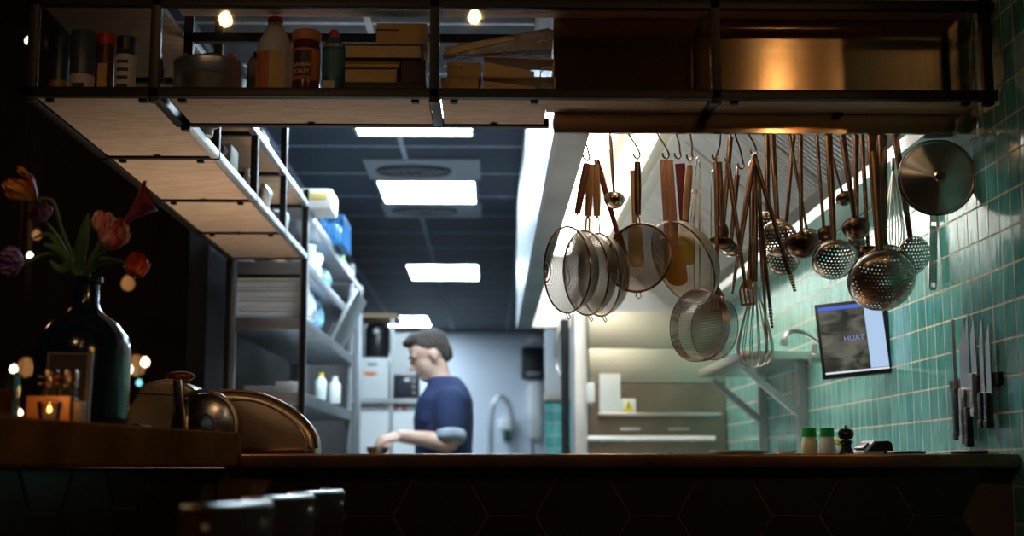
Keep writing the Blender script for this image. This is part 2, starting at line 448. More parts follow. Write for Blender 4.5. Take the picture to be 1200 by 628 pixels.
# ============================================================ OVERHEAD SHELF
SZ = E + 0.825      # underside of the boards
ST = E + 1.048      # top rail
X0, X1, XA = -1.045, 1.14, -0.745
shelf = thing('overhead_shelf', 'black steel framed overhead shelf with pale pine boards hanging over the counter', 'shelf', (0, 3.0, SZ))
def w2l(mb, par=(0, 3.0, SZ)):
    mb.v = [(x - par[0], y - par[1], z - par[2]) for x, y, z in mb.v]; return mb
fr = MB(); t = 0.022
def bar(a, b, tt=t): fr.box((min(a[0], b[0]) - tt / 2, min(a[1], b[1]) - tt / 2, min(a[2], b[2]) - tt / 2), (max(a[0], b[0]) + tt / 2, max(a[1], b[1]) + tt / 2, max(a[2], b[2]) + tt / 2), 0.0015)
posts = [X0 + .01, XA - 0.015, V(509, 100, 3.0).x, V(839, 100, 3.0).x, X1 - 0.01]
zb = SZ + 0.011
for z in (zb, ST):
    bar((X0, 3.0, z), (X1, 3.0, z))
    bar((X0, 3.0, z), (X0, 5.42, z)); bar((X0, 5.42, z), (XA, 5.42, z))
bar((XA, 3.262, zb), (0.13, 3.262, zb)); bar((XA, 3.262, ST), (0.13, 3.262, ST))
for y in (3.62, 4.22, 4.82):
    for x in (X0, XA): bar((x, y, SZ + 0.012), (x, y, ST + 0.25))
    bar((X0, y, zb), (XA, y, zb)); bar((X0, y, ST), (XA, y, ST))
for x in posts: bar((x, 3.0, SZ), (x, 3.0, 3.2))
bar((XA, 3.262, SZ), (XA, 3.262, 3.2)); bar((X0, 5.42, 0.05), (X0, 5.42, 2.2)); bar((XA, 5.42, 0.05), (XA, 5.42, 2.2))
for x in posts[1:4]: bar((x, 3.0, zb), (x, 3.262 if x < 0.1 else 3.12, zb))
w2l(fr).build('frame', 'black_steel', shelf)
for z in (zb, ST):
    w2l(MB().box((XA - .011, 3.274, z - .011), (XA + .011, 5.41, z + .011), .0015)).build('inner_rail', 'steel_soft', shelf)
# underside boards (pale pine) and clips
def board(x0, x1, y0, y1, z, m):
    w2l(MB().box((x0, y0, z), (x1, y1, z + 0.016), 0.001)).build('board', m, shelf)
    for cx, cy in ((x0 + 0.03, y0 + 0.004), (x1 - 0.03, y0 + 0.004), ((x0 + x1) / 2, y1 - 0.012)):
        w2l(MB().box((cx - 0.009, cy - 0.004, z - 0.010), (cx + 0.009, cy + 0.014, z - 0.0015), 0.002)).build('clip', 'black_steel', shelf)
for i, (y0, y1) in enumerate(((3.015, 3.605), (3.635, 4.205), (4.235, 4.805), (4.835, 5.405))):
    board(X0 + 0.015, XA - 0.015, y0, y1, zb - 0.006, 'pine')
    w2l(MB().box((X0 + 0.015, y0, ST), (XA - 0.015, y1, ST + 0.016))).build('upper_board', 'pine', shelf)
for i in range(1, 4):
    x0 = posts[i] + 0.014 if i > 1 else XA + 0.014; x1 = posts[i + 1] - 0.014
    yb = 3.25 if i == 1 else 3.135
    if i == 2:
        board(x0, 0.128, 3.014, 3.248, zb - 0.006, 'pine')
        w2l(MB().box((0.129, 3.014, zb - 0.006), (x1, 3.134, zb + 0.010))).build('board', 'pine', shelf)
    else: board(x0, x1, 3.014, yb, zb - 0.006, 'pine')
    w2l(MB().box((x0, 3.014, ST + 0.012), (x1, 3.13, ST + 0.03))).build('upper_board', 'pine', shelf)
# glass fronts
for i in range(0, 3):
    w2l(MB().box((posts[i] + 0.012, 2.998, SZ + 0.022), (posts[i + 1] - 0.012, 3.001, ST - 0.011))).build('glass_pane', 'glass_pane', shelf)
FS = SZ + 0.0225    # standing height on the front shelf

# ============================================================ EXTRACTOR HOOD
HX0, HX1, HY0, HY1, HZ = 0.148, WX - 0.003, 3.14, 7.75, E + 0.783
hood = thing('extractor_hood', 'large stainless steel extractor hood above the hanging utensils, lit inside', 'extractor hood', (0.6, 5.4, HZ))
hl = (0.6, 5.4, HZ)
def hp(mb, name, m): return w2l(mb, hl).build(name, m, hood)
top = CEIL - 0.002
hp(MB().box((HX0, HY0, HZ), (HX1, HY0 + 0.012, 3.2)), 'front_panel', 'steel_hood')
hp(MB().box((HX0, HY0 + 0.012, HZ), (HX0 + 0.012, HY1, top)), 'side_panel', 'steel_side')
hp(MB().box((HX0 + 0.012, HY1 - 0.012, HZ), (HX1, HY1, top)), 'rear_panel', 'steel_side')
rim = MB(); rim.box((HX0 + 0.012, HY0 + 0.012, HZ), (HX0 + 0.085, HY1 - 0.012, HZ + 0.004)); rim.box((HX0 + 0.081, HY0 + 0.012, HZ + 0.004), (HX0 + 0.085, HY1 - 0.012, HZ + 0.035))
rim.box((1.03, HY0 + 0.012, HZ), (HX1, HY1 - 0.012, HZ + 0.004)); rim.box((1.03, HY0 + 0.012, HZ + 0.004), (1.034, HY1 - 0.012, HZ + 0.035))
rim.box((HX0 + 0.085, HY1 - 0.09, HZ), (1.03, HY1 - 0.012, HZ + 0.004))
hp(rim, 'gutter_rim', 'steel_soft')
lin = MB()
def quad(mb, a, b, c, d): mb.add([a, b, c, d], [(0, 1, 2, 3)])
zc = HZ + 0.42
lin.box((HX0 + 0.10, HY0 + 0.013, zc), (0.66, HY1 - 0.013, zc + 0.01))
hp(lin, 'lining', 'hood_lining')
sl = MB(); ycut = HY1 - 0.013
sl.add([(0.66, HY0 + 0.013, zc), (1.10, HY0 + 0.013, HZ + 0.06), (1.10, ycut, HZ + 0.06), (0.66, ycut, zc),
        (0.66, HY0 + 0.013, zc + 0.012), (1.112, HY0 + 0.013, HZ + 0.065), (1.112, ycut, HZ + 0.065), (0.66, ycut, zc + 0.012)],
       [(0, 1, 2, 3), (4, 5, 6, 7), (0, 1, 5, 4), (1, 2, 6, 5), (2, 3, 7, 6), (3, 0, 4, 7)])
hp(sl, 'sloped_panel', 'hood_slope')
# baffle filters on the slope
sv = Vector((0.44, 0, -(zc - HZ - 0.06))).normalized(); sn = Vector((-sv.z, 0, sv.x)); sn = -sn if sn.z > 0 else sn
for k in range(5):
    y0 = 3.55 + k * 0.62
    f = MB()
    for j in range(17):
        y = y0 + 0.02 + j * 0.033
        a = Vector((0.66, y, zc)) + sv * 0.05 + sn * 0.004
        b = Vector((0.66, y, zc)) + sv * 0.50 + sn * 0.004
        quadw = Vector((0, 0.018, 0))
        f.add([a, b, b + quadw, a + quadw, a + sn * 0.016, b + sn * 0.016, b + quadw + sn * 0.016, a + quadw + sn * 0.016],
              [(0, 1, 2, 3), (4, 5, 6, 7), (0, 1, 5, 4), (1, 2, 6, 5), (2, 3, 7, 6), (3, 0, 4, 7)])
    hp(f, 'baffle_filter', 'steel_soft')
for k in range(3):
    y0 = 3.35 + k * 1.45
    hp(MB().box((HX0 + 0.13, y0, zc - 0.035), (HX0 + 0.29, y0 + 1.25, zc - 0.004), 0.008), 'light_strip', 'hood_light')
hp(MB().box((0.52, 3.3, zc - 0.03), (0.60, 7.2, zc - 0.004), 0.006), 'light_strip', 'hood_light_dim')
rail = MB().tube([(0.19, 3.30, E + 0.829), (WX - 0.01, 3.30, E + 0.829)], 0.006)
tag(rail.build('hanging_rail', 'steel'), 'steel rail under the hood lip from which the utensils hang', 'rail')

# ============================================================ CEILING LIGHTS
def ceil_light(x0, x1, y0, y1, lab, vents=None):
    c = ((x0 + x1) / 2, (y0 + y1) / 2, CEIL)
    o = thing('ceiling_light', lab, 'ceiling light', c, 0, 'square light panels in the kitchen ceiling')
    w2l(MB().box((x0 + .015, y0 + .015, CEIL - 0.012), (x1 - .015, y1 - .015, CEIL - 0.001), 0.003), c).build('diffuser', 'kitchen_light', o)
    f = MB()
    for a, b in (((x0, y0), (x1, y0 + .014)), ((x0, y1 - .014), (x1, y1)), ((x0, y0 + .014), (x0 + .014, y1 - .014)), ((x1 - .014, y0 + .014), (x1, y1 - .014))):
        f.box((a[0], a[1], CEIL - 0.014), (b[0], b[1], CEIL - 0.001))
    w2l(f, c).build('frame', 'steel_soft', o)
def ypx(py):  # depth of a ceiling point at that row
    d = CM @ Vector((0, (314 - py) / F, -1)); return (CEIL - E) * d.y / d.z
ceil_light(-0.61, -0.075, 5.3, ypx(157), 'ceiling light panel nearest the overhead shelf, only its far edge showing')
ceil_light(-0.61, -0.075, ypx(210), ypx(236), 'largest bright ceiling panel, between the two round vents')
ceil_light(-0.635, -0.085, ypx(309), ypx(326), 'third ceiling light panel, above and behind the cook')
ceil_light(-1.10, -0.63, ypx(370), ypx(381), 'smallest farthest ceiling light, just above the hair of the cook')
M['vent'] = mat('pale_vent_panel', (0.30, 0.33, 0.36), 0.5)
for a, b, lab in ((186, 209, 'pale ceiling vent panel with fan shaped outlet on the near side of the light'), (237, 254, 'pale ceiling vent panel with fan shaped outlet on the far side of the light')):
    y0, y1 = ypx(a), ypx(b); c = (-0.34, (y0 + y1) / 2, CEIL)
    o = thing('ceiling_vent', lab, 'ceiling vent', c, 0, 'ceiling vents beside the light')
    w2l(MB().box((-0.63, y0 + .01, CEIL - 0.010), (-0.055, y1 - .01, CEIL - 0.001)), c).build('panel', 'vent', o)
    f = MB()
    for k in range(5): f.lathe([(0.03 + k * 0.022, -0.001), (0.03 + k * 0.022, -0.012), (0.040 + k * 0.022, -0.012), (0.040 + k * 0.022, -0.001)], 30, Matrix.Diagonal((1.5, 1, 1, 1)))
    f.build('outlet', 'black_plastic', o, loc=(-0.05, 0, -0.010))

# ============================================================ RIGHT: STEEL UNIT, SHELF, WORKTOP
UY = 6.7
unit = thing('steel_cabinet', 'tall stainless steel cabinet wall at the end of the hood with two ledges', 'steel cabinet', (0.8, UY, 0))
ul = (0.8, UY, 0)
def up(mb, name, m): return w2l(mb, ul).build(name, m, unit)
ux0, ux1 = V(690, 450, UY).x, WX - 0.004
uz = HZ - 0.02
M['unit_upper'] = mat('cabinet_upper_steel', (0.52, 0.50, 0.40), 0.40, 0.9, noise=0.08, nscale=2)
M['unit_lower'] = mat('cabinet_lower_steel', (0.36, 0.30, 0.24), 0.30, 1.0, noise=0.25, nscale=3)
z1 = V(760, 449, UY).z; z2 = V(760, 408, UY).z
up(MB().box((ux0, UY, 0), (ux1, UY + 0.5, z1 - 0.002)), 'body', 'unit_lower')
up(MB().box((ux0, UY, z1 + 0.002), (ux1, UY + 0.5, z2), 0.002), 'door', 'unit_upper')
up(MB().box((ux0, UY + 0.004, z2 + 0.004), (ux1, UY + 0.5, uz), 0.002), 'upper_panel', 'unit_upper')
pst = V(676, 450, UY).x
up(MB().box((pst - 0.012, UY - 0.01, 0), (ux0 - 0.006, UY + 0.3, uz), 0.004), 'corner_post', 'steel_soft')
a = V(700, 484, UY); b = V(843, 488, UY); up(MB().box((a.x, UY - 0.06, b.z), (b.x, UY, a.z), 0.002), 'ledge', 'steel')
a = V(688, 514, UY); b = V(800, 519, UY); up(MB().tube([(a.x, UY - 0.06, a.z), (b.x + 0.15, UY - 0.06, a.z)], 0.012), 'handle_rail', 'white_plastic')
for px in (705, 735, 810):
    a = V(px, 516, UY); up(MB().box((a.x - 0.008, UY - 0.06, a.z - 0.008), (a.x + 0.008, UY, a.z + 0.008)), 'bracket', 'steel')
for px in (738, 795):
    a = V(px, 503, UY); up(MB().tube([(a.x - 0.05, UY - 0.02, a.z), (a.x + 0.05, UY - 0.02, a.z)], 0.006), 'hinge', 'steel')
def cyl_pipe(name, lab, cat, pts, r, m): return tag(MB().tube(pts, r, 10).build(name, m), lab, cat)
a = V(662, 385, 7.25); cyl_pipe('drain_pipe', 'dark vertical pipe left of the tall steel cabinet', 'pipe', [(a.x, 7.25, 0.0), (a.x, 7.25, HZ + 0.0)], 0.022, 'black_plastic')
a = V(656, 385, 7.4); b = V(650, 420, 7.4); c = V(657, 452, 7.4)
cyl_pipe('hanging_cable', 'pale cable curving down beside the dark pipe', 'cable', [tuple(p) for p in catmull([(V(658, 375, 7.4).x, 7.4, HZ + 0.0), tuple(V(652, 400, 7.4)), tuple(V(653, 430, 7.4)), tuple(V(660, 445, 7.3)), tuple(V(662, 455, 7.26))])], 0.011, 'steel_soft')
# boxes and signs on the ledge
zl = V(700, 484, UY).z + 0.001
def lbox(name, x0, x1, y0, y1, Y, d, m, lab, cat, base=None, bev=0.004, group=None):
    a = V(x0, y1, Y); b = V(x1, y0, Y); z0 = base if base is not None else a.z
    o = MB().box((0, 0, 0), (b.x - a.x, d, b.z - z0), bev).build(name, m); o.location = (a.x, Y, z0)
    return tag(o, lab, cat, group)
lbox('paper_box', 703, 727, 438, 484, UY - 0.055, 0.05, 'white_plastic', 'tall white carton standing on the steel ledge', 'box', zl)
sg = lbox('warning_card', 728, 745, 467, 484, UY - 0.055, 0.02, 'white_plastic', 'small white card with a yellow warning triangle beside the tall carton', 'sign', zl, 0.001)
M['yellow'] = mat('warning_yellow', (0.85, 0.72, 0.02), 0.5)
M['ink'] = mat('black_ink', (0.02, 0.02, 0.02), 0.6)
tr = MB(); w_ = V(745, 470, UY).x - V(728, 470, UY).x
tr.add([(w_ * .15, -.002, .005), (w_ * .85, -.002, .005), (w_ * .5, -.002, .062), (w_ * .15, 0, .005), (w_ * .85, 0, .005), (w_ * .5, 0, .062)], [(0, 1, 2), (3, 4, 5), (0, 1, 4, 3), (1, 2, 5, 4), (2, 0, 3, 5)])
tr.build('warning_triangle', 'yellow', sg, False)
MB().box((w_ * .5 - .002, -.004, .022), (w_ * .5 + .002, -.002, .046)).build('exclamation_mark', 'ink', sg)
a = V(692, 450, UY)
sp_ = lbox('switch_box', 688, 697, 448, 470, UY - 0.052, 0.04, 'white_plastic', 'small white wall switch box left of the tall carton', 'switch', V(692, 472, UY).z)
MB().lathe([(0, 0), (.012, 0), (.012, .02), (0, .02)], 14, Matrix.Translation((0.018, 0.02, -0.02))).build('plug', 'steel', sp_)
# pot
def lath(name, prof, m, parent=None, loc=None, seg=36): return MB().lathe(prof, seg).build(name, m, parent, loc=loc)
hob = tag(MB().box((0.50, 4.2, 0.0), (WX - 0.004, 6.6, 0.98), 0.01).build('cooking_range', 'steel_soft'), 'long steel cooking range under the hood behind the counter', 'cooker')
p = V(785, 518, 6.2)
pot = thing('cooking_pot', 'black lidded cooking pot at the foot of the steel cabinet', 'pot', (p.x, 6.2, 0.981))
lath('body', [(0, 0), (.062, 0), (.066, .01), (.066, .125), (.070, .13), (.070, .135), (.05, .14), (0, .142)], 'black_plastic', pot)
lath('lid', [(.068, .136), (.05, .15), (.015, .155), (0, .156)], 'black_plastic', pot)
lath('lid_knob', [(.006, .152), (.005, .17), (.013, .175), (.013, .185), (0, .188)], 'black_plastic', pot)

# wall shelf
sy0, sy1 = 4.87, 5.86; szv = E + 0.385; sx0 = V(868, 420, sy0).x
ws = thing('wall_shelf', 'stainless steel wall shelf on two brackets on the teal tiles', 'shelf', (WX, 5.3, szv))
wl = (WX, 5.3, szv)
s_ = MB().box((sx0, sy0, szv), (WX - .002, sy1, szv + 0.03), 0.002); w2l(s_, wl).build('shelf_board', 'steel', ws)
for y in (sy0 + 0.12, sy1 - 0.15):
    s_ = MB().box((WX - 0.035, y - 0.018, szv - 0.33), (WX - 0.003, y + 0.018, szv - 0.001)); w2l(s_, wl).build('wall_post', 'steel_soft', ws)
    s_ = MB(); s_.box((-0.13, -0.015, -0.012), (0.13, 0.015, 0.012), mtx=Matrix.Translation((WX - 0.13, y, szv - 0.105)) @ Matrix.Rotation(math.radians(40), 4, 'Y')); w2l(s_, wl).build('brace', 'steel_soft', ws)

# faucet hose + valve
a = V(925, 402, 4.5)
fa = thing('pot_filler_tap', 'chrome wall tap with a curved spout beside the monitor', 'tap', (WX, 4.55, a.z))
pts = [V(920, 400, 4.5), V(922, 392, 4.5), V(930, 388, 4.5), V(945, 391, 4.5), V(962, 402, 4.5), Vector((WX - 0.02, 4.5, V(968, 410, 4.5).z)), Vector((WX - 0.004, 4.5, V(968, 412, 4.5).z))]
w2l(MB().tube(catmull(pts, 6), 0.0075), (WX, 4.55, a.z)).build('spout', 'steel', fa)
w2l(MB().tube([V(919, 398, 4.5), V(919, 404, 4.5)], 0.014), (WX, 4.55, a.z)).build('nozzle', 'steel', fa)
v_ = MB()
q = V(953, 420, 4.5)
v_.tube([(WX - 0.004, 4.5, q.z), (WX - 0.10, 4.5, q.z)], 0.018); v_.tube([(WX - 0.08, 4.5, q.z - .02), (WX - 0.08, 4.5, q.z + .045)], 0.011); v_.tube([(WX - 0.03, 4.5, q.z), (WX - 0.03, 4.5, q.z + .04)], 0.013)
w2l(v_, (WX, 4.55, a.z)).build('valve', 'steel', fa)

# monitor
mc = V(1001, 396, 3.95)
mon = thing('monitor', 'small black flat monitor mounted tilted on the teal wall, screen lit', 'monitor', mc, rot=(math.radians(-4), math.radians(-5.0), math.radians(-16)))
MW, MH = 0.205, 0.222
MB().box((-MW / 2, 0, -MH / 2), (MW / 2, 0.028, MH / 2), 0.004).build('casing', 'black_plastic', mon)
def screen_mat():
    m, N, L, b = nt('screen_picture')
    b.inputs['Base Color'].default_value = (0.01, 0.01, 0.01, 1); b.inputs['Roughness'].default_value = 0.2
    tc = N.new('ShaderNodeTexCoord'); n = N.new('ShaderNodeTexNoise'); n.inputs['Scale'].default_value = 14; n.inputs['Detail'].default_value = 4; n.inputs['Distortion'].default_value = 1.0
    mp = N.new('ShaderNodeMapping'); mp.inputs['Scale'].default_value = (0.7, 1, 1.6); L.new(tc.outputs['Object'], mp.inputs[0]); L.new(mp.outputs[0], n.inputs['Vector'])
    r = N.new('ShaderNodeValToRGB'); r.color_ramp.elements[0].position = 0.38; r.color_ramp.elements[1].position = 0.62
    r.color_ramp.elements[0].color = (0.018, 0.020, 0.018, 1); r.color_ramp.elements[1].color = (0.12, 0.12, 0.095, 1)
    L.new(n.outputs[0], r.inputs[0]); L.new(r.outputs[0], b.inputs['Emission Color']); b.inputs['Emission Strength'].default_value = 1
    return m
M['screen_pic'] = screen_mat()
M['screen_blue'] = mat('screen_pale_blue', (0, 0, 0), 0.3, emit=(0.45, 0.62, 0.88), es=0.95)
M['screen_bar'] = mat('screen_blue_bar', (0, 0, 0), 0.3, emit=(0.07, 0.16, 0.70), es=0.9)
M['screen_white'] = mat('screen_white', (0, 0, 0), 0.3, emit=(0.8, 0.85, 0.9), es=0.9)
M['screen_text'] = mat('screen_text', (0, 0, 0), 0.3, emit=(0.22, 0.30, 0.60), es=0.9)
MB().box((-0.093, -0.0012, -0.092), (0.035, 0.001, 0.088)).build('screen', 'screen_pic', mon)
MB().box((0.037, -0.0012, -0.092), (0.088, 0.001, 0.100)).build('side_bar', 'screen_blue', mon)
MB().box((-0.093, -0.0012, 0.089), (0.035, 0.001, 0.100)).build('title_bar', 'screen_bar', mon)
MB().box((-0.093, -0.0012, -0.099), (0.088, 0.001, -0.0935)).build('task_bar', 'screen_white', mon)
text_mesh('HUAT', 0.022, 'screen_text', mon, (0.0, -0.002, 0.0), (pi / 2, 0, 0))
arm = MB().box((-0.03, 0.028, -0.03), (0.03, 0.05, 0.03)); arm.tube([(0, 0.045, 0), (0.09, 0.10, 0.0), (0.135, 0.11, 0)], 0.014); arm.build('wall_arm', 'black_plastic', mon)

# knives on magnetic strip
KY0, KY1 = 3.06, 3.44
strip = tag(MB().box((0, 0, 0), (0.012, 0.33, 0.030), 0.002).build('magnetic_strip', 'black_steel'), 'dark magnetic strip on the teal wall holding the knives', 'knife rack')
zk = V(1145, 455, 3.2).z
strip.location = (WX - 0.013, 3.06, zk)
def knife(px, ytip, yh, yend, wd, tw, hm, lab, kind=0, Yk=None):
    Y = WX * F / (px - 575) * 1.0
    Y = min(max(V(px, 450, 3.2).y, 3.0), 4)
    # depth where the wall is seen at that column
    d = CM @ Vector(((px - 600) / F, (314 - 450) / F, -1)); Y = (WX - 0.02) * d.y / d.x
    zt_, zh, ze = V(px, ytip, Y).z, V(px, yh, Y).z, V(px, yend, Y).z
    o = thing('kitchen_knife', lab, 'knife', (WX - 0.0145, Y, ze), 0, 'knives on the wall strip', rot=(math.radians(tw), 0, 0))
    L_ = zt_ - zh; w2 = wd / 2
    th = 0.0014
    if kind == 2:
        MB().tube([(-0.006, 0, zh - ze - .004), (-0.006, 0, zt_ - ze)], [0.0055, 0.0035], 10).build('blade', 'steel', o)
    else:
        n = 12; P = []
        for k in range(n + 1):
            u = k / n; z = zh - ze + L_ * u
            f = w2 * (1 - max(0, (u - .55) / .45) ** 2 * 0.97)
            P.append((f, z))
        poly = [(-w2, P[0][1])] + [(-w2 + 2 * 0 + 0, z) for f, z in []]
        pts = [(-w2, z) for f, z in P[:1]] + [(w2 if k == 0 else (2 * f - w2), z) for k, (f, z) in enumerate(P)]
        if kind == 1:
            q2 = []
            for k in range(len(pts) - 1):
                q2.append(pts[k]); q2.append(((pts[k][0] + pts[k + 1][0]) / 2 - 0.0018, (pts[k][1] + pts[k + 1][1]) / 2))
            pts = q2 + [pts[-1]]
        MB().prism([(y, z) for y, z in pts], -th, th, mtx=Matrix(((0, 0, 1, -0.004), (1, 0, 0, 0), (0, 1, 0, 0), (0, 0, 0, 1)))).build('blade', 'steel', o)
    h = MB(); hh = zh - ze
    h.box((-0.016, -0.011, 0), (0.0, 0.011, hh + 0.006), 0.004); h.box((-0.018, -0.014, 0), (0.0, 0.013, 0.02), 0.005)
    h.build('handle', hm, o)
    for q in (0.3, 0.6):
        MB().box((-0.0175, -0.002, hh * q), (-0.0155, 0.002, hh * q + 0.004)).build('rivet', 'steel', o)
knife(1121, 374, 458, 516, 0.02, -1, 'black_plastic', 'sharpening steel with black handle, leftmost on the knife strip', 2)
knife(1128, 382, 458, 520, 0.042, 2, 'steel', 'broad chef knife with steel handle beside the sharpening steel')
knife(1134, 366, 480, 524, 0.028, 1, 'black_plastic', 'tallest dark narrow knife, its tip the highest on the strip')
knife(1143, 374, 440, 488, 0.034, -2, 'steel', 'serrated bread knife with curved steel handle in the middle of the strip', 1)
knife(1151, 373, 463, 502, 0.026, 1, 'black_plastic', 'slim filleting knife with black handle second from the right')
knife(1158, 378, 463, 502, 0.028, 2, 'black_plastic', 'slim carving knife with black handle, rightmost on the strip')

# ---- items on the pass
def jar(px, w, ytop, Y, body, lab):
    c = V(px, 531, Y); r = w / 2 * Y / F; h = V(px, ytop, Y).z - CT
    o = thing('spice_jar', lab, 'jar', (c.x, Y, CT))
    lath('body', [(0, 0), (r * 1.0, 0.0), (r * 1.1, 0.006), (r * 1.12, h * .45), (r * .88, h * .66), (r * .88, h * .68), (0, h * .68)], body, o)
    lath('lid', [(r * .82, h * .67), (r * .98, h * .68), (r, h * .72), (r * .96, h * .98), (r * .85, h), (0, h)], 'green_lid', o)
M['green_lid'] = mat('green_plastic_lid', (0.01, 0.36, 0.07), 0.35)
M['cream'] = mat('cream_powder_jar', (0.62, 0.60, 0.38), 0.45)
M['milky'] = mat('milky_plastic', (0.72, 0.78, 0.72), 0.35)
M['yellow_cap'] = mat('yellow_cap', (0.9, 0.70, 0.03), 0.4)
jar(949, 17, 501, 3.52, 'cream', 'cream filled jar with green lid, left of the white one')
jar(970, 17, 501, 3.50, 'milky', 'white plastic jar with green lid, between the cream jar and pepper mill')
p = V(982, 520, 3.56)
o = thing('squeeze_bottle', 'small white squeeze bottle with yellow cap between jar and pepper mill', 'bottle', (p.x, 3.58, CT))
lath('body', [(0, 0), (.017, 0), (.019, .005), (.019, .018), (.010, .030), (0, .03)], 'milky', o)
lath('cap', [(.010, .03), (.012, .031), (.010, .040), (.004, .046), (0, .048)], 'yellow_cap', o)
p = V(992, 530, 3.42)
mill = thing('pepper_mill', 'glossy black turned pepper mill standing on the counter', 'pepper mill', (p.x, 3.42, CT))
k = 0.0021
lath('base', [(0, 0), (.0185, 0), (.0190, .004), (.0165, .012), (.0120, .020), (.0125, .026), (.0165, .031), (.0165, .035), (.010, .038), (0, .038)], get('lacquer_black', (0.01, 0.009, 0.009), 0.12), mill)
lath('head', [(0, .038), (.0150, .040), (.0195, .048), (.0200, .056), (.0160, .064), (.008, .067), (0, .068)], 'lacquer_black', mill)
lath('top_nut', [(.003, .067), (.0045, .070), (.0045, .074), (0, .076)], 'steel', mill)
p = V(1022, 528, 3.42)
term = thing('card_terminal', 'grey and black card terminal lying on the counter right of the pepper mill', 'card terminal', (p.x, 3.42, CT), 0.15)
tb = MB(); tb.prism([(-.040, 0), (.030, 0), (.038, .012), (.036, .030), (.026, .036), (-.006, .034), (-.038, .006)], -0.04, 0.04, mtx=Matrix(((1, 0, 0, 0), (0, 0, -1, 0), (0, 1, 0, 0), (0, 0, 0, 1))), bev=0.003); tb.build('body', 'black_plastic', term)
M['grey_plastic'] = mat('grey_plastic', (0.42, 0.42, 0.44), 0.4)
tb = MB(); tb.prism([(-.037, .0072), (-.034, .0072), (-.004, .0345), (-.008, .0350)], -0.036, 0.036, mtx=Matrix(((1, 0, 0, -.001), (0, 0, -1, 0), (0, 1, 0, .001), (0, 0, 0, 1)))); tb.build('keypad_plate', 'grey_plastic', term)
MB().box((-.040, -.043, .0), (.012, -.0405, .010), 0.001).build('side_plate', 'grey_plastic', term)
tb = MB(); tb.box((-0.010, -0.028, -0.002), (0.010, 0.028, 0.004), 0.001, mtx=Matrix.Translation((-.027, 0, .022)) @ Matrix.Rotation(math.radians(-42), 4, 'Y')); tb.build('display', 'black_plastic', term)
def plate(px0, px1, Y, lab, group=None):
    a = V(px0, 530, Y); b = V(px1, 530, Y); r = (b.x - a.x) / 2
    o = lath('plate', [(0, 0), (r * .6, 0), (r * .65, .003), (r, .010), (r, .0125), (r * .62, .006), (0, .005)], get('porcelain', (0.82, 0.82, 0.78), 0.2), loc=((a.x + b.x) / 2, Y, CT))
    tag(o, lab, 'plate', group)
plate(832, 904, 3.45, 'white porcelain plate on the counter, left of the jars')
plate(908, 934, 3.52, 'small white saucer on the counter just left of the cream jar')
M['dark_dish'] = mat('dark_tray', (0.03, 0.028, 0.026), 0.4)
for a_, b_, lab in ((1040, 1085, 'dark flat tray on the counter right of the card terminal'), (1105, 1175, 'dark flat tray on the counter under the knives')):
    a = V(a_, 530, 3.3); b = V(b_, 530, 3.3); o = lath('tray', [(0, 0), ((b.x - a.x) * .42, 0), ((b.x - a.x) * .5, .007), ((b.x - a.x) * .48, .009), (0, .004)], 'dark_dish', loc=((a.x + b.x) / 2, 3.3 if a_ < 1100 else 3.25, CT)); tag(o, lab, 'tray')

# ============================================================ HANGING UTENSILS
def hang(name, cat, lab, p, q, Y, Y2=None, group=None):
    "empty at the hanging point, -Z pointing at the head"
    A = V(p[0], p[1], Y); B = V(q[0], q[1], Y2 or Y)
    d = (B - A); L_ = d.length
    z = -d.normalized(); x = Vector((0, 1, 0)).cross(z).normalized(); y = z.cross(x)
    R = Matrix((x, y, z)).transposed()
    o = bpy.data.objects.new(name, None); COL.objects.link(o); o.empty_display_size = .03
    o.location = A; o.rotation_euler = R.to_euler()
    tag(o, lab, cat, group or 'utensils hanging from the rail')
    return o, L_
def capframe(obj, center, odir, up=(0, 0, 1)):
    m = frame_from(odir, up).to_4x4(); m.translation = Vector(center); obj.matrix_local = m
def cap_prof(R, depth, th=0.001, n=12, lip=0.0):
    # spherical-ish cap opening to +Z, rim at z=0
    out = []
    for k in range(n + 1):
        a = k / n * pi / 2; out.append((R * math.sin(a), -depth * math.cos(a)))
    if lip: out.append((R + lip, 0.0005))
    inn = [(max(r - th, 0), z + th) for r, z in out[::-1]]
    return out + inn
def strap(mb, L_, w0, w1, th=0.002, z0=0.0, bow=0.0):
    n, m_ = 8, 12; vs = []; fs = []
    for k in range(n + 1):
        u = k / n; a = (w0 + (w1 - w0) * u) / 2; y0 = -bow * math.sin(pi * u)
        for q in range(m_):
            t_ = 2 * pi * q / m_; c_, s_ = math.cos(t_), math.sin(t_)
            vs.append((a * math.copysign(abs(c_) ** .8, c_), y0 + th * 1.5 * s_, z0 - L_ * u))
    for k in range(n):
        for q in range(m_): fs.append((k * m_ + q, k * m_ + (q + 1) % m_, (k + 1) * m_ + (q + 1) % m_, (k + 1) * m_ + q))
    fs += [tuple(range(m_)), tuple(n * m_ + q for q in range(m_))]
    return mb.add(vs, fs)
def top_hook(mb, r=0.003):
    mb.tube([(0, 0, -0.004), (0, 0.0, 0.012), (0, 0.006, 0.021), (0, 0.014, 0.020), (0, 0.018, 0.010)], r, 6)
def ladle(p, q, Rpx, Y, lab, o_dir=(0.1, 0.75, 0.65), depth=0.8, m='utensil', w=(0.013, 0.009), group=None, up=None):
    o, L_ = hang('ladle', 'ladle', lab, p, q, Y, group=group); R = Rpx * Y / F
    h = MB(); strap(h, L_ - R * .55, w[0] * 1.2, w[1] * 1.2); top_hook(h); h.build('handle', 'utensil_dark', o)
    b = MB().lathe(cap_prof(R, R * depth, lip=.001), 36).build('bowl', m, o, ang=60); capframe(b, (0, 0, -L_), o_dir)
    return o
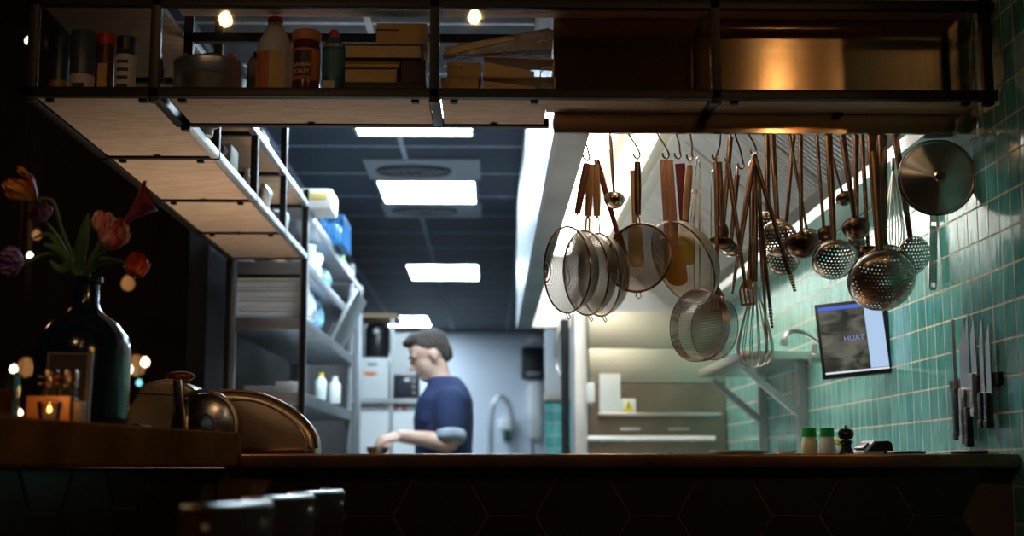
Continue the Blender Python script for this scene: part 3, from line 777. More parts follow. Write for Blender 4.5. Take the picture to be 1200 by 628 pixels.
def skimmer(p, q, Rpx, Y, lab, sheetm, o_dir=(0.05, 0.8, 0.6), depth=0.35, m='utensil', w=(0.020, 0.014), group=None):
    o, L_ = hang('skimmer', 'skimmer', lab, p, q, Y, group=group); R = Rpx * Y / F
    h = MB(); strap(h, L_ - R * .72, w[0] * 1.2, w[1] * 1.2); top_hook(h); h.build('handle', 'utensil_dark', o)
    b = MB().lathe(cap_prof(R, R * depth), 48).build('bowl', sheetm, o, ang=60); capframe(b, (0, 0, -L_), o_dir)
    rr = MB().tube([(R * math.cos(a), R * math.sin(a), 0) for a in [2 * pi * k / 48 for k in range(48)]], 0.0012, 6, closed=True).build('rim', m, o); capframe(rr, (0, 0, -L_), o_dir)
    return o
def strainer(p, q, hend, Rpx, Y, lab, o_dir, hm, clothm='mesh_fine', depth=0.75, hr=0.0092, ringm='copper', squeeze=1, ringr=0.0024):
    "p hang point, hend end of the grip, q ring centre"
    o, L_ = hang('strainer', 'strainer', lab, p, q, Y); R = Rpx * Y / F
    g = (V(*hend, Y) - V(*p, Y)).length
    MB().tube([(0, 0, -0.004), (0, 0, -0.02), (0, 0, -g * .6), (0, 0, -g)], [hr * .9, hr, hr * 1.05, hr * .85], 12).build('grip', hm, o)
    MB().tube([(0, 0, -0.004), (0, 0, 0.002), (0.005, 0, 0.008), (0, 0, 0.014), (-0.005, 0, 0.008), (0, 0, .002)], 0.0013, 6).build('eye', ringm, o); wre = MB()
    zt_ = -(L_ - R)
    wre.tube([(0, 0, -g), (0.004, 0, -g - .01), (0.005, 0, zt_ - .001)], .0017, 6); wre.tube([(0, 0, -g), (-0.004, 0, -g - .01), (-0.005, 0, zt_ - .001)], .0017, 6)
    wre.build('shank', ringm, o)
    ring = MB().tube([(R * math.cos(a), R * math.sin(a), 0) for a in [2 * pi * k / 56 for k in range(56)]], ringr, 8, closed=True)
    ring.tube([(-.006, -R, 0), (-.006, -R - .012, -.006), (0, -R - .016, -.004), (.006, -R - .012, -.006), (.006, -R, 0)], .0013, 6)
    ring = ring.build('ring', ringm, o)
    cl = MB().lathe([(R * math.sin(k / 12 * pi / 2), -R * depth * math.cos(k / 12 * pi / 2)) for k in range(13)], 40).build('wire_cloth', clothm, o, ang=80)
    for b in (ring, cl): capframe(b, (0, 0, -L_), o_dir)
    return o
def s_hook(px, y0, y1, Y, lab, dx=0, seg=None):
    a = V(px, y0, Y); b = V(px + dx, y1, Y); m_ = (a + b) / 2
    o = bpy.data.objects.new('s_hook', None)
    a = Vector((a.x, 3.30, E + 0.829)); 
    pts = [a + Vector((.008, .0, -.004)), a + Vector((.009, 0, .004)), a + Vector((0, 0, .009)), a + Vector((-.009, 0, .004)), a + Vector((-.0085, 0, -.01)), a.lerp(b, .5), b + Vector((.004, 0, .014)), b + Vector((.006, 0, .003)), b + Vector((0, 0, -.004)), b + Vector((-.008, 0, .002)), b + Vector((-.009, 0, .010))]
    w_ = MB().tube(catmull(pts, 4), 0.0023, 8); w_.v = [(x - a.x, y - a.y, z - a.z) for x, y, z in w_.v]
    o = w_.build('s_hook', 'utensil_dark'); o.location = a; tag(o, lab, 'hook', 'hooks on the utensil rail')

M['grip_brown'] = wood('brown_wood_grip', (0.16, 0.05, 0.02), (0.30, 0.11, 0.05), (20, 20, 2), 0.4)
M['grip_tan'] = wood('tan_wood_grip', (0.36, 0.19, 0.08), (0.52, 0.30, 0.13), (20, 20, 2), 0.4)
M['grip_red'] = mat('dark_red_plastic', (0.15, 0.012, 0.015), 0.35)
M['grip_pink'] = wood('pinkish_wood_grip', (0.50, 0.25, 0.17), (0.68, 0.38, 0.26), (30, 30, 2), 0.45)
Y = 3.30
# three small strainers on the left
oL = (-0.84, -0.53, 0.12)
strainer((688, 190), (664, 316), (676, 250), 51, 3.28, 'fine strainer with dark brown wooden grip, leftmost of all hanging utensils', (-0.86, -0.50, -0.24), 'grip_brown', depth=.62)
strainer((692, 191), (686, 320), (689, 253), 50, 3.31, 'fine strainer with light brown grip, second from the left', (-0.88, -0.46, -0.16), 'grip_tan', depth=.62)
strainer((698, 191), (702, 322), (696, 253), 49, 3.345, 'fine strainer with yellowish grip hanging behind the two leftmost ones', (-0.90, -0.42, -0.08), 'grip_tan', depth=.62)
o, L_ = hang('red_spatula', 'spatula', 'dark red handled spatula hanging at a slant behind the leftmost strainers', (699, 187), (724, 275), 3.38)
strap(MB(), L_ * .98, .016, .012, .004).build('handle', 'grip_red', o); MB().box((-.011, -.003, -L_ - .055), (.011, .003, -L_ + .005), .003).build('blade', 'grip_red', o)
ladle((715, 159), (720, 233), 12.5, 3.36, 'small round ladle high between the left strainers and the copper toned one', (0.2, 0.5, 0.85), 0.95, w=(.008, .006))
strainer((747, 188), (748, 302), (747, 252), 41, 3.27, 'large round strainer with coppery mesh bowl and twin steel handle', (-0.50, -0.85, 0.05), 'utensil_dark', 'mesh_brown', .72, 0.0085, ringm='copper', ringr=.0034)
# cluster of handles in the middle
def spatula(p, q, w, h, Y, lab, hm, bm_, hw=0.016):
    o, L_ = hang('spatula', 'spatula', lab, p, q, Y)
    strap(MB(), L_, hw, hw * .9, .004).build('handle', hm, o)
    n = 10; pts = []
    for k in range(n + 1):
        a = pi * k / n; pts.append((w / 2 * math.cos(a), -L_ - h + w * .35 - w * .35 * math.sin(a)))
    pts = [(w / 2 * .8, -L_ + .006), (-w / 2 * .8, -L_ + .006)] + pts[::-1]
    MB().prism(pts, -.0025, .0025, mtx=Matrix(((1, 0, 0, 0), (0, 0, -1, 0), (0, 1, 0, 0), (0, 0, 0, 1))), bev=.0008).build('blade', bm_, o)
M['amber_blade'] = mat('amber_silicone', (0.62, 0.30, 0.04), 0.4)
M['yellow_blade'] = mat('yellow_silicone', (0.70, 0.66, 0.12), 0.4)
M['pale_blade'] = mat('cream_silicone', (0.72, 0.62, 0.38), 0.4)
spatula((783, 188), (791, 290), .050, .095, 3.27, 'wooden spatula with wide amber blade in the middle cluster', 'grip_pink', 'amber_blade', .024)
spatula((778, 188), (784, 292), .030, .080, 3.30, 'pink tinged wooden spatula hidden just left of the amber bladed one', 'grip_pink', 'amber_blade', .022)
spatula((797, 192), (803, 272), .040, .085, 3.36, 'dark red handled spatula with yellow blade behind the tilted strainer', 'grip_red', 'yellow_blade', .026)
spatula((741, 200), (744, 268), .042, .10, 3.40, 'cream bladed spatula seen through the coppery strainer', 'grip_tan', 'pale_blade', .014)
strainer((808, 192), (800, 308), (804, 258), 53, 3.31, 'tilted fine strainer with wooden grip around the yellow blade', (-0.72, -0.40, -0.50), 'grip_tan', depth=.62, ringm='utensil')
# wire spiders
def spider(p, q, Rpx, Y, lab, o_dir, rings=4):
    o, L_ = hang('wire_skimmer', 'wire skimmer', lab, p, q, Y); R = Rpx * Y / F
    h = MB()
    for s in (-1, 1): h.tube([(s * .003, 0, .0), (s * .006, 0, -.02), (s * .007, 0, -(L_ - R))], .0017, 6)
    h.tube([(-.003, 0, 0), (-.004, 0, .008), (0, 0, .013), (.004, 0, .008), (.003, 0, 0)], .0017, 6); h.build('handle', 'utensil', o)
    rg = MB()
    for j in range(rings): rg.tube([(R * (1 - .008 * j) * math.cos(a), R * (1 - .008 * j) * math.sin(a), -.006 * j) for a in [2 * pi * k / 56 for k in range(56)]], .0014, 6, closed=True)
    rg = rg.build('ring', 'copper', o)
    cl = MB().lathe([(R * math.sin(k / 10 * pi / 2), -R * .10 * math.cos(k / 10 * pi / 2)) for k in range(11)], 40).build('wire_cloth', 'mesh_coarse', o, ang=80)
    for b in (rg, cl): capframe(b, (0, 0, -L_), o_dir)
spider((818, 190), (816, 381), 43, 3.34, 'coarse wire skimmer with stacked rings, lowest of the hanging mesh tools', (-0.78, -0.62, 0.0), 5)
spider((836, 205), (837, 384), 38, 3.41, 'coarse wire skimmer hanging behind the lowest one', (-0.80, -0.60, 0.0), 1)
# little whisk behind
def whisk(p, q, hend, Rpx, Y, lab, loops=6, m='steel', rr=.0014, hr=.008, hm='utensil'):
    o, L_ = hang('whisk', 'whisk', lab, p, q, Y); R = Rpx * Y / F
    g = (V(*hend, Y) - V(*p, Y)).length
    MB().tube([(0, 0, 0), (0, 0, -.01), (0, 0, -g * .7), (0, 0, -g)], [hr * .8, hr, hr, hr * .8], 12).build('handle', hm, o)
    for j in range(loops):
        a = pi * j / loops + .2; c, s = math.cos(a), math.sin(a); B = L_ - g
        prof = [(.3 * hr, -g), (R * .40, -g - B * .25), (R * .80, -g - B * .55), (R, -g - B * .78), (R * .82, -g - B * .93), (R * .35, -g - B * .995), (0, -g - B)]
        pts = [(x * c, x * s, z) for x, z in prof] + [(-x * c, -x * s, z) for x, z in prof[-2::-1]]
        MB().tube(catmull(pts, 5), rr, 6).build('wire_loop', m, o)
whisk((814, 222), (817, 300), (814, 226), 11, 3.40, 'small wire whisk partly hidden behind the tilted strainer', 4)
whisk((884, 185), (885, 430), (884, 330), 21, 3.32, 'large balloon whisk hanging lowest in the middle of the row', 7, hr=.0085, hm='utensil_dark')
# dark handles and turner
def turner(p, q, w, h, Y, lab, m='utensil_dark', hw=.012):
    o, L_ = hang('slotted_turner', 'turner', lab, p, q, Y)
    hd = MB(); strap(hd, L_, hw * 1.1, hw * .7, .002); top_hook(hd); hd.build('handle', m, o)
    b = MB(); sl_ = 3; pw = w / (2 * sl_ + 1)
    for k in range(sl_ + 1): b.box((-w / 2 + 2 * k * pw, -.001, -L_ - h), (-w / 2 + (2 * k + 1) * pw, .001, -L_))
    b.box((-w / 2, -.001, -L_ - h - .006), (w / 2, .001, -L_ - h)); b.prism([(-w / 2, -L_), (w / 2, -L_), (.006, -L_ + .02), (-.006, -L_ + .02)], -.001, .001, mtx=Matrix(((1, 0, 0, 0), (0, 0, -1, 0), (0, 1, 0, 0), (0, 0, 0, 1))))
    b.build('blade', m, o, False)
turner((839, 190), (841, 347), .034, .034, 3.33, 'small slotted turner whose blade hangs in front of the coarse skimmers')
turner((853, 192), (874, 338), .036, .036, 3.29, 'slotted turner slanting across the top of the balloon whisk')
ladle((856, 160), (846, 284), 15, 3.36, 'ladle with bowl tipped sideways near the loop handled turner', (0.1, 0.3, 0.95), .6, w=(.012, .009), m='utensil_dark')
ladle((864, 205), (856, 291), 14, 3.41, 'small ladle half hidden left of the tongs', (0.2, 0.3, 0.92), .7, w=(.012, .008))
o, L_ = hang('basting_spoon', 'spoon', 'dark long handled spoon hanging left of the tongs', (842, 190), (847, 262), 3.38)
strap(MB(), L_, .018, .016, .004).build('handle', 'utensil_dark', o); MB().ball((0, 0, -L_ - .02), .02, (.7, .3, 1.2)).build('bowl', 'utensil_dark', o)
# tongs
def tongs(p, q1, q2, Y, lab, m='utensil_dark', w=.013):
    A = V(*p, Y); o = bpy.data.objects.new('tongs', None); COL.objects.link(o); o.location = A; tag(o, lab, 'tongs', 'utensils hanging from the rail')
    for i, q in enumerate((q1, q2)):
        B = V(*q, Y + (.02 if i else -.02)) - A; L_ = B.length
        z = -B.normalized(); x = Vector((0, 1, 0)).cross(z).normalized(); y = z.cross(x)
        h = strap(MB(), L_ * .86, w, w * .75, .0016)
        n = 7
        for k in range(n):
            z0 = -L_ * .86 - L_ * .14 * k / n; z1 = -L_ * .86 - L_ * .14 * (k + 1) / n
            h.box((-w * (.42 - .02 * k), -.003, z1 + .001), (w * (.42 - .02 * k), .003, z0), .001)
        a = h.build('arm', m, o); a.matrix_local = Matrix((x, y, z)).transposed().to_4x4()
    MB().tube([(0, -.012, -.004), (0, .012, -.004)], .006, 12).build('pivot', m, o)
    MB().tube([(-.006, 0, .0), (0, 0, .008), (.006, 0, 0)], .0015, 6).build('loop', 'steel', o)
tongs((884, 183), (866, 300), (932, 342), 3.29, 'widely opened tongs, the right arm reaching far to the right')
tongs((885, 190), (876, 345), (905, 385), 3.35, 'narrow tongs with scalloped tips hanging in front of the balloon whisk', w=.011)
tongs((880, 192), (858, 345), (880, 350), 3.40, 'dark tongs behind the others with nearly closed arms', w=.011)
tongs((889, 200), (899, 415), (893, 330), 3.375, 'long slim tongs reaching down inside the balloon whisk', w=.010)
# skimmers and ladles, middle right
g5 = 'small skimmers by the tongs'
skimmer((899, 158), (900, 266), 19, 3.42, 'small perforated skimmer, upper left of the three behind the tongs', 'hole_sheet_small', (0.3, .85, .3), w=(.013, .010))
skimmer((905, 158), (912, 279), 22, 3.38, 'middle perforated skimmer of the three beside the tongs', 'hole_sheet_small', (0.3, .85, .3), w=(.014, .010))
skimmer((930, 158), (918, 303), 19, 3.44, 'dark perforated spoon hanging lowest behind the right tong arm', 'hole_sheet_small', (0.1, .9, .2), m='utensil_dark', w=(.010, .008))
ladle((938, 158), (939, 286), 21, 3.34, 'copper toned ladle touching the tip of the tong arm', (0.15, .45, .85), .75, m='utensil_dark', w=(.011, .008))
ladle((925, 158), (947, 277), 14, 3.42, 'round ladle partly hidden behind the copper toned one', (0.2, .5, .8), .85, w=(.008, .006))
ladle((957, 158), (966, 275), 15, 3.43, 'ladle hidden behind the wide skimmer, only its left side showing', (-0.2, .5, .8), .85, m='utensil_dark', w=(.009, .007))
skimmer((971, 158), (978, 304), 27, 3.31, 'wide shallow perforated skimmer just left of the largest one', 'hole_sheet_mid', (0.0, .75, .62), .5, w=(.017, .012))
ladle((968, 158), (989, 232), 10, 3.44, 'tiny ladle high up behind the row of long handles', (0, .6, .7), .9, w=(.007, .005), m='utensil_dark')
ladle((987, 158), (1003, 266), 16.5, 3.36, 'shiny deep ladle hanging above and left of the largest skimmer', (0.15, .55, .8), .95, m='utensil_dark', w=(.015, .010))
ladle((1003, 158), (1004, 285), 11, 3.42, 'ladle behind the shiny deep one, its bowl peeking out below', (0.1, .55, .8), .9, w=(.013, .010))
skimmer((1022, 158), (1033, 328), 40, 3.24, 'largest perforated skimmer, dark and round, at the front of the row', 'hole_sheet', (0.05, .80, .55), .55, m='utensil_dark', w=(.024, .017))
skimmer((1034, 158), (1036, 322), 37, 3.36, 'perforated skimmer right behind the largest one, its rim showing below right', 'hole_sheet', (-0.15, .85, .4), .35, w=(.022, .016))
ladle((1010, 158), (1018, 300), 16, 3.40, 'ladle with slender bent handle behind the largest skimmer', (0.1, .6, .7), .8, m='utensil_dark', w=(.011, .008))
skimmer((1049, 158), (1070, 300), 23.5, 3.27, 'perforated skimmer right of the largest one with clear rows of holes', 'hole_sheet_mid', (-0.25, .82, .35), .35, w=(.015, .011))
whisk((1046, 185), (1048, 292), (1046, 200), 12, 3.40, 'slim wire whisk behind the handle of the right hand skimmer', 5, hr=.005)
# lid with handle
c = V(1098, 208, 3.20)
lid = thing('pan_lid', 'large round steel lid with knob hanging at the right end of the row', 'lid', c)
R = 45 * 3.20 / F
M['spun'] = aniso('spun_steel', (0.78, 0.76, 0.72), 0.30, 0.9, 0.25)
b = MB().lathe([(0, .018), (.03, .0165), (R * .6, .009), (R * .93, .001), (R * .96, .003), (R, .002), (R, -.001), (R * .93, -.002), (R * .6, .006), (0, .015)], 64).build('dish', 'spun', lid, ang=50); capframe(b, (0, 0, 0), (-0.14, -.98, -.12))
b = MB().tube([(R * math.cos(a), R * math.sin(a), 0) for a in [2 * pi * k / 64 for k in range(64)]], .0025, 8, closed=True).build('rim', 'utensil_dark', lid); capframe(b, (0, 0, 0), (-0.14, -.98, -.12))
b = MB().lathe([(.004, .016), (.005, .026), (.012, .030), (.0135, .036), (.010, .041), (0, .042)], 24).build('knob', 'copper', lid); capframe(b, (0, 0, 0), (-0.14, -.98, -.12))
MB().tube([(0, .01, R - .002), (0, .01, R + .018), (0, .0, R + .03)], .002, 6).build('hook', 'steel', lid)
# long flat handle below the lid
o, L_ = hang('hanging_spoon', 'spoon', 'broad steel handle with eyelet showing below the round lid', (1095, 172), (1093, 340), 3.46)
hd = MB(); wv = .0085
for s in (-1, 1): hd.box((s * wv - .0022, -.0015, -L_ + .006), (s * wv + .0022, .0015, -.16), .0005)
hd.box((-wv, -.001, -L_ + .02), (wv, .001, -.21), .0004); hd.box((-wv, -.0015, -L_), (wv, .0015, -L_ + .008), .001); hd.box((-wv, -.0015, -.2), (wv, .0015, 0.0), .001)
hd.build('handle', 'utensil', o, False)
top = MB(); top_hook(top); top.build('hook', 'steel', o)
# hooks
for k, (px, y1, Yh, dx, lab) in enumerate(((686, 186, 3.30, 2, 'bent wire hook carrying the leftmost strainers'), (742, 184, 3.28, 5, 'wire hook carrying the coppery strainer'), (776, 184, 3.28, 5, 'wire hook carrying the amber spatula'),
        (797, 184, 3.3, -2, 'wire hook carrying the dark red handled spatula'), (813, 186, 3.3, -4, 'wire hook carrying the tilted strainer'), (846, 186, 3.33, -7, 'wire hook left of the dark long handle'), (863, 196, 3.33, 6, 'wire hook right of the dark long handle'), (880, 180, 3.32, 4, 'wire hook carrying the tongs'), (1099, 163, 3.38, -2, 'wire hook carrying the round lid'))):
    s_hook(px, 158, y1, Yh, lab, dx)

# ============================================================ SHELF CONTENTS
M['wrap_orange'] = mat('orange_red_packaging', (0.55, 0.10, 0.02), 0.25, noise=0.7, nscale=16, bump=0.4, bscale=30)
M['wrap_film'] = mat('crinkled_brown_film', (0.22, 0.15, 0.09), 0.22, 0.2, noise=0.6, nscale=18, bump=0.7, bscale=35)
M['can_blue'] = mat('dark_blue_tin', (0.04, 0.06, 0.09), 0.35)
M['can_yellow'] = mat('ochre_label', (0.55, 0.32, 0.07), 0.45)
M['red_lid'] = mat('red_plastic_lid', (0.50, 0.02, 0.01), 0.35)
M['sambal'] = mat('dark_chilli_paste', (0.10, 0.02, 0.01), 0.15)
M['label_orange'] = mat('orange_label', (0.50, 0.15, 0.03), 0.45)
M['label_plum'] = mat('plum_label', (0.05, 0.015, 0.03), 0.45)
M['label_gold'] = mat('gold_lettering', (0.75, 0.52, 0.20), 0.45)
M['label_white'] = mat('cream_label', (0.55, 0.50, 0.42), 0.5)
M['jug'] = mat('cloudy_jug_plastic', (0.52, 0.47, 0.42), 0.35)
M['teal_bottle'] = mat('dark_teal_bottle', (0.02, 0.10, 0.11), 0.25)
M['paper'] = mat('yellowed_paper', (0.62, 0.42, 0.18), 0.8, noise=0.2, nscale=30, stretch=(1, 1, 30))
M['kraft'] = mat('ochre_card', (0.50, 0.30, 0.10), 0.7, noise=0.15)
M['binder_dark'] = mat('dark_marbled_binder', (0.05, 0.05, 0.06), 0.45, noise=0.5, nscale=50)
M['brown_dark'] = mat('dark_brown_card', (0.05, 0.025, 0.015), 0.6)
zf = FS + 0.0007
for z in ():
    pass
w2l(MB().box((XA + .014, 3.012, SZ + 0.0215), (XA + .016, 3.013, SZ + .0217))) 
def cyl_item(name, cat, lab, px0, px1, ytop, Y, parts, base=None, group=None):
    "parts: (part name, material, [(r fraction, h fraction)...])"
    a = V(px0, 100, Y); b = V(px1, 100, Y); r = (b.x - a.x) / 2; base = base if base is not None else zf - 0.001
    h = V((px0 + px1) / 2, ytop, Y).z - base
    o = thing(name, lab, cat, ((a.x + b.x) / 2, Y, base), 0, group)
    for pn, m, prof in parts: lath(pn, [(r * p, h * q) for p, q in prof], m, o, seg=32)
    return o, r, h
zf = zb + 0.0105   # top of the boards
def can(px0, px1, yt, Y, lab, band):
    o, r, h = cyl_item('tin_can', 'tin', lab, px0, px1, yt, Y, [('body', 'can_blue', [(0, 0), (.97, 0), (1, .01), (1, .98), (.96, 1), (.9, .985), (0, .985)]), ('label_band', band, [(1.005, .02), (1.01, .022), (1.01, .34), (1.005, .342)])], zf)
    MB().box((-r * .45, -r - .002, h * .08), (r * .45, -r * .8, h * .2)).build('print', 'ink', o)
can(58, 80, 42, 3.16, 'dark blue tin with ochre band, leftmost on the overhead shelf', 'can_yellow')
can(81, 110, 38, 3.10, 'dark blue tin with ochre band, second from the left on the shelf', 'label_white')
o, r, h = cyl_item('storage_jar', 'jar', 'dark jar with red lid between the blue tin and the labelled jar', 111, 134, 41, 3.14, [('body', 'sambal', [(0, 0), (.9, 0), (.95, .03), (.95, .85), (0, .86)]), ('lid', 'red_lid', [(.9, .84), (1, .85), (1, .99), (.9, 1), (0, 1)])], zf)
MB().box((-r * .5, -r * 1.0, h * .1), (r * .4, -r * .85, h * .55)).build('label', 'can_yellow', o)
o, r, h = cyl_item('storage_jar', 'jar', 'dark lidded jar with a cream printed label beside the black post', 134, 158, 44, 3.09, [('body', 'black_plastic', [(0, 0), (.97, 0), (1, .02), (1, .72), (.9, .78), (0, .78)]), ('lid', 'black_plastic', [(.85, .76), (.95, .78), (.95, .99), (0, 1)]), ('label', 'label_white', [(1.01, .08), (1.015, .09), (1.015, .68), (1.01, .69)])], zf)
for k in range(4): MB().box((-r * .55, -r * 1.04, h * (.15 + .13 * k)), (r * .5, -r * .9, h * (.20 + .13 * k))).build('print', 'ink', o)
cyl_item('storage_jar', 'jar', 'small jar with cream lower label just right of the black post', 178, 192, 70, 3.18, [('body', 'black_plastic', [(0, 0), (1, 0), (1, .8), (.8, .85), (.8, 1), (0, 1)]), ('label', 'label_white', [(1.01, .05), (1.02, .05), (1.02, .5), (1.01, .5)])], zf)
# steel pot with packets in it
o, r, h = cyl_item('steel_pot', 'pot', 'low stainless steel pot on the shelf filled with orange packets', 204, 288, 76, 3.12, [('body', 'steel', [(0, 0), (.97, 0), (1, .04), (1, .55), (1.02, .58), (1, .61), (1, .97), (1.04, 1), (1.0, 1.0), (.96, .97), (.96, .1), (0, .08)])], zf)
def blob(name, m, lab, cat, c, sx, sy, sz, seed, amp=.18, parent=None, group=None, rot=(0, 0, 0)):
    rnd = random.Random(seed); bm = bmesh.new(); bmesh.ops.create_icosphere(bm, subdivisions=4, radius=1)
    ks = [(Vector((rnd.uniform(-1, 1), rnd.uniform(-1, 1), rnd.uniform(-1, 1))).normalized(), rnd.uniform(3, 7), rnd.uniform(0, 6)) for _ in range(9)]
    for v in bm.verts:
        n = v.co.copy(); f = 1 + amp * sum(math.sin(n.dot(d) * q + ph) for d, q, ph in ks) / 4
        sq = 1 / max(abs(n.x) ** 3 + abs(n.y) ** 3 + abs(n.z) ** 3, 1e-6) ** (1 / 3)
        v.co = Vector((n.x * sx, n.y * sy, n.z * sz)) * f * (0.6 + 0.4 * sq)
    zmin = min(v.co.z for v in bm.verts)
    for v in bm.verts: v.co.z -= zmin
    b = MB().bm(bm).build(name, m, parent, ang=80); b.location = c; b.rotation_euler = rot
    if lab: tag(b, lab, cat, group)
    return b
pz = zf + h * .1
blob('food_packet', 'wrap_film', 'dark crinkled packet lying in the middle of the steel pot', 'packet', (V(243, 60, 3.12).x, 3.12, pz + .02), .044, .030, .042, 3)
blob('food_packet', 'wrap_orange', 'orange packet standing in the left side of the steel pot', 'packet', (V(216, 60, 3.12).x + .002, 3.09, pz + .03), .013, .012, .034, 5, rot=(0, .12, 0))
blob('food_packet', 'wrap_orange', 'orange packet wedged in the right side of the steel pot', 'packet', (V(279, 60, 3.12).x - .003, 3.10, pz + .03), .014, .012, .034, 6, rot=(0, -.15, 0))
blob('plastic_bag', 'wrap_film', 'crinkled brown bag behind the white jug', 'bag', (V(297, 60, 3.19).x, 3.205, zf), .018, .022, .066, 9)
# jug
o, r, h = cyl_item('plastic_jug', 'jug', 'tall cloudy plastic jug with red cap and orange yellow label', 300, 342, 21, 3.11, [('body', 'jug', [(0, 0), (.94, 0), (1, .03), (1, .60), (.9, .70), (.42, .90), (.38, .95), (0, .95)]), ('cap', 'red_lid', [(.40, .93), (.44, .94), (.44, .99), (.38, 1), (0, 1)])], zf)
MB().lathe([(r * 1.008, h * .10), (r * 1.012, h * .11), (r * 1.012, h * .54), (r * 1.008, h * .55)], 20, a0=math.radians(195), a1=math.radians(262)).build('label', 'label_orange', o)
MB().lathe([(r * 1.008, h * .10), (r * 1.012, h * .11), (r * 1.012, h * .54), (r * 1.008, h * .55)], 12, a0=math.radians(263), a1=math.radians(300)).build('label', get('label_ochre', (0.55, 0.36, 0.08), .5), o)
# chilli paste jar
o, r, h = cyl_item('sauce_jar', 'jar', 'dark sauce jar with brick red lid and orange and plum label', 341, 375, 38, 3.06, [('body', 'sambal', [(0, 0), (.93, 0), (.98, .04), (.98, .72), (.9, .80), (.9, .84), (0, .84)]), ('lid', 'label_orange', [(.9, .83), (.99, .84), (1, .86), (1, .98), (.95, 1), (0, 1)]), ('label', 'label_orange', [(.985, .20), (1.0, .205), (1.0, .69), (.985, .70)])], zf)
MB().lathe([(r * 1.01, h * .26), (r * 1.015, h * .26), (r * 1.015, h * .66), (r * 1.01, h * .66)], 14, a0=math.radians(225), a1=math.radians(300)).build('label_panel', 'label_plum', o)
text_mesh('SAMBAL', r * .36, 'label_gold', o, (-r * .12, -r * 1.025, h * .43), (pi / 2, 0, -.12))
text_mesh('OELEK', r * .36, 'label_gold', o, (-r * .12, -r * 1.025, h * .33), (pi / 2, 0, -.12))
o, r, h = cyl_item('sauce_bottle', 'bottle', 'dark teal sauce bottle with small red cap, right of the sauce jar', 377, 404, 36, 3.07, [('body', 'teal_bottle', [(0, 0), (.92, 0), (1, .03), (1, .72), (.9, .80), (.45, .87), (.42, .90), (0, .90)]), ('cap', 'red_lid', [(.40, .88), (.44, .89), (.40, .98), (.3, 1), (0, 1)]), ('label', get('label_teal', (0.03, 0.14, 0.16), .5), [(1.005, .28), (1.012, .28), (1.012, .68), (1.005, .68)])], zf)
text_mesh('OYSTER S', r * .42, 'label_gold', o, (0, -r * 1.02, h * .73), (pi / 2, 0, 0))
MB().box((-r * .75, -r * 1.06, h * .04), (r * .2, -r * .7, h * .20)).build('barcode_label', 'label_white', o)
# books and boxes
def slabitem(name, cat, lab, px0, px1, y0, y1, Y, d, m, tilt=0, cover=None, spine='left', group=None):
    a = V(px0, y1, Y); b = V(px1, y0, Y); w_, h_ = b.x - a.x, b.z - a.z
    o = thing(name, lab, cat, (a.x, Y, a.z), 0, group, rot=(0, math.radians(tilt), 0))
    if cover:
        MB().box((.002, .004, .0022), (w_ - .003, d - .004, h_ - .0022)).build('pages', m, o)
        c = MB(); c.box((0, 0, 0), (w_, d, .002)); c.box((0, 0, h_ - .002), (w_, d, h_))
        if spine == 'left': c.box((0, 0, .002), (.002, d, h_ - .002))
        if spine == 'right': c.box((w_ - .0025, 0, .002), (w_, d, h_ - .002))
        if spine == 'back': c.box((0, d - .002, .002), (w_, d, h_ - .002))
        c.build('cover', cover, o)
    else:
        MB().box((0, 0, 0), (w_, d, h_), .0015).build('body', m, o)
        MB().box((-.0006, -.0006, h_ * .62), (w_ * .45, .01, h_ * .70)).build('flap_seam', 'brown_dark', o)
    return o
slabitem('book', 'book', 'thick dark book at the bottom of the pile under the overhead rail', 402, 498, 97.5, 107.5, 3.04, .16, 'brown_dark', 0, 'brown_dark', 'back')
slabitem('book', 'book', 'thick book with tan page edge lying on the bottom dark book', 403, 466, 79.5, 97, 3.05, .14, 'paper', 0, 'brown_dark', 'right')
slabitem('folder', 'folder', 'tan folder lying on top of the thick tan edged book', 403, 469, 73, 79, 3.06, .14, 'paper', 0, 'kraft', 'back')
slabitem('box_file', 'box', 'low black box near the bottom right of the book pile', 470, 499, 70, 97, 3.06, .15, 'brown_dark')
slabitem('box_file', 'box', 'black box between two tan layers of the book pile', 404, 466, 68.5, 72.7, 3.06, .14, 'brown_dark')
slabitem('book', 'book', 'wide tan edged book in the upper part of the pile, under the ochre box', 404, 494, 52, 68, 3.05, .15, 'paper', 0, 'brown_dark', 'back')
slabitem('carton', 'box', 'ochre carton box lying on top of the book pile', 441, 500, 27, 51.5, 3.05, .15, 'kraft')
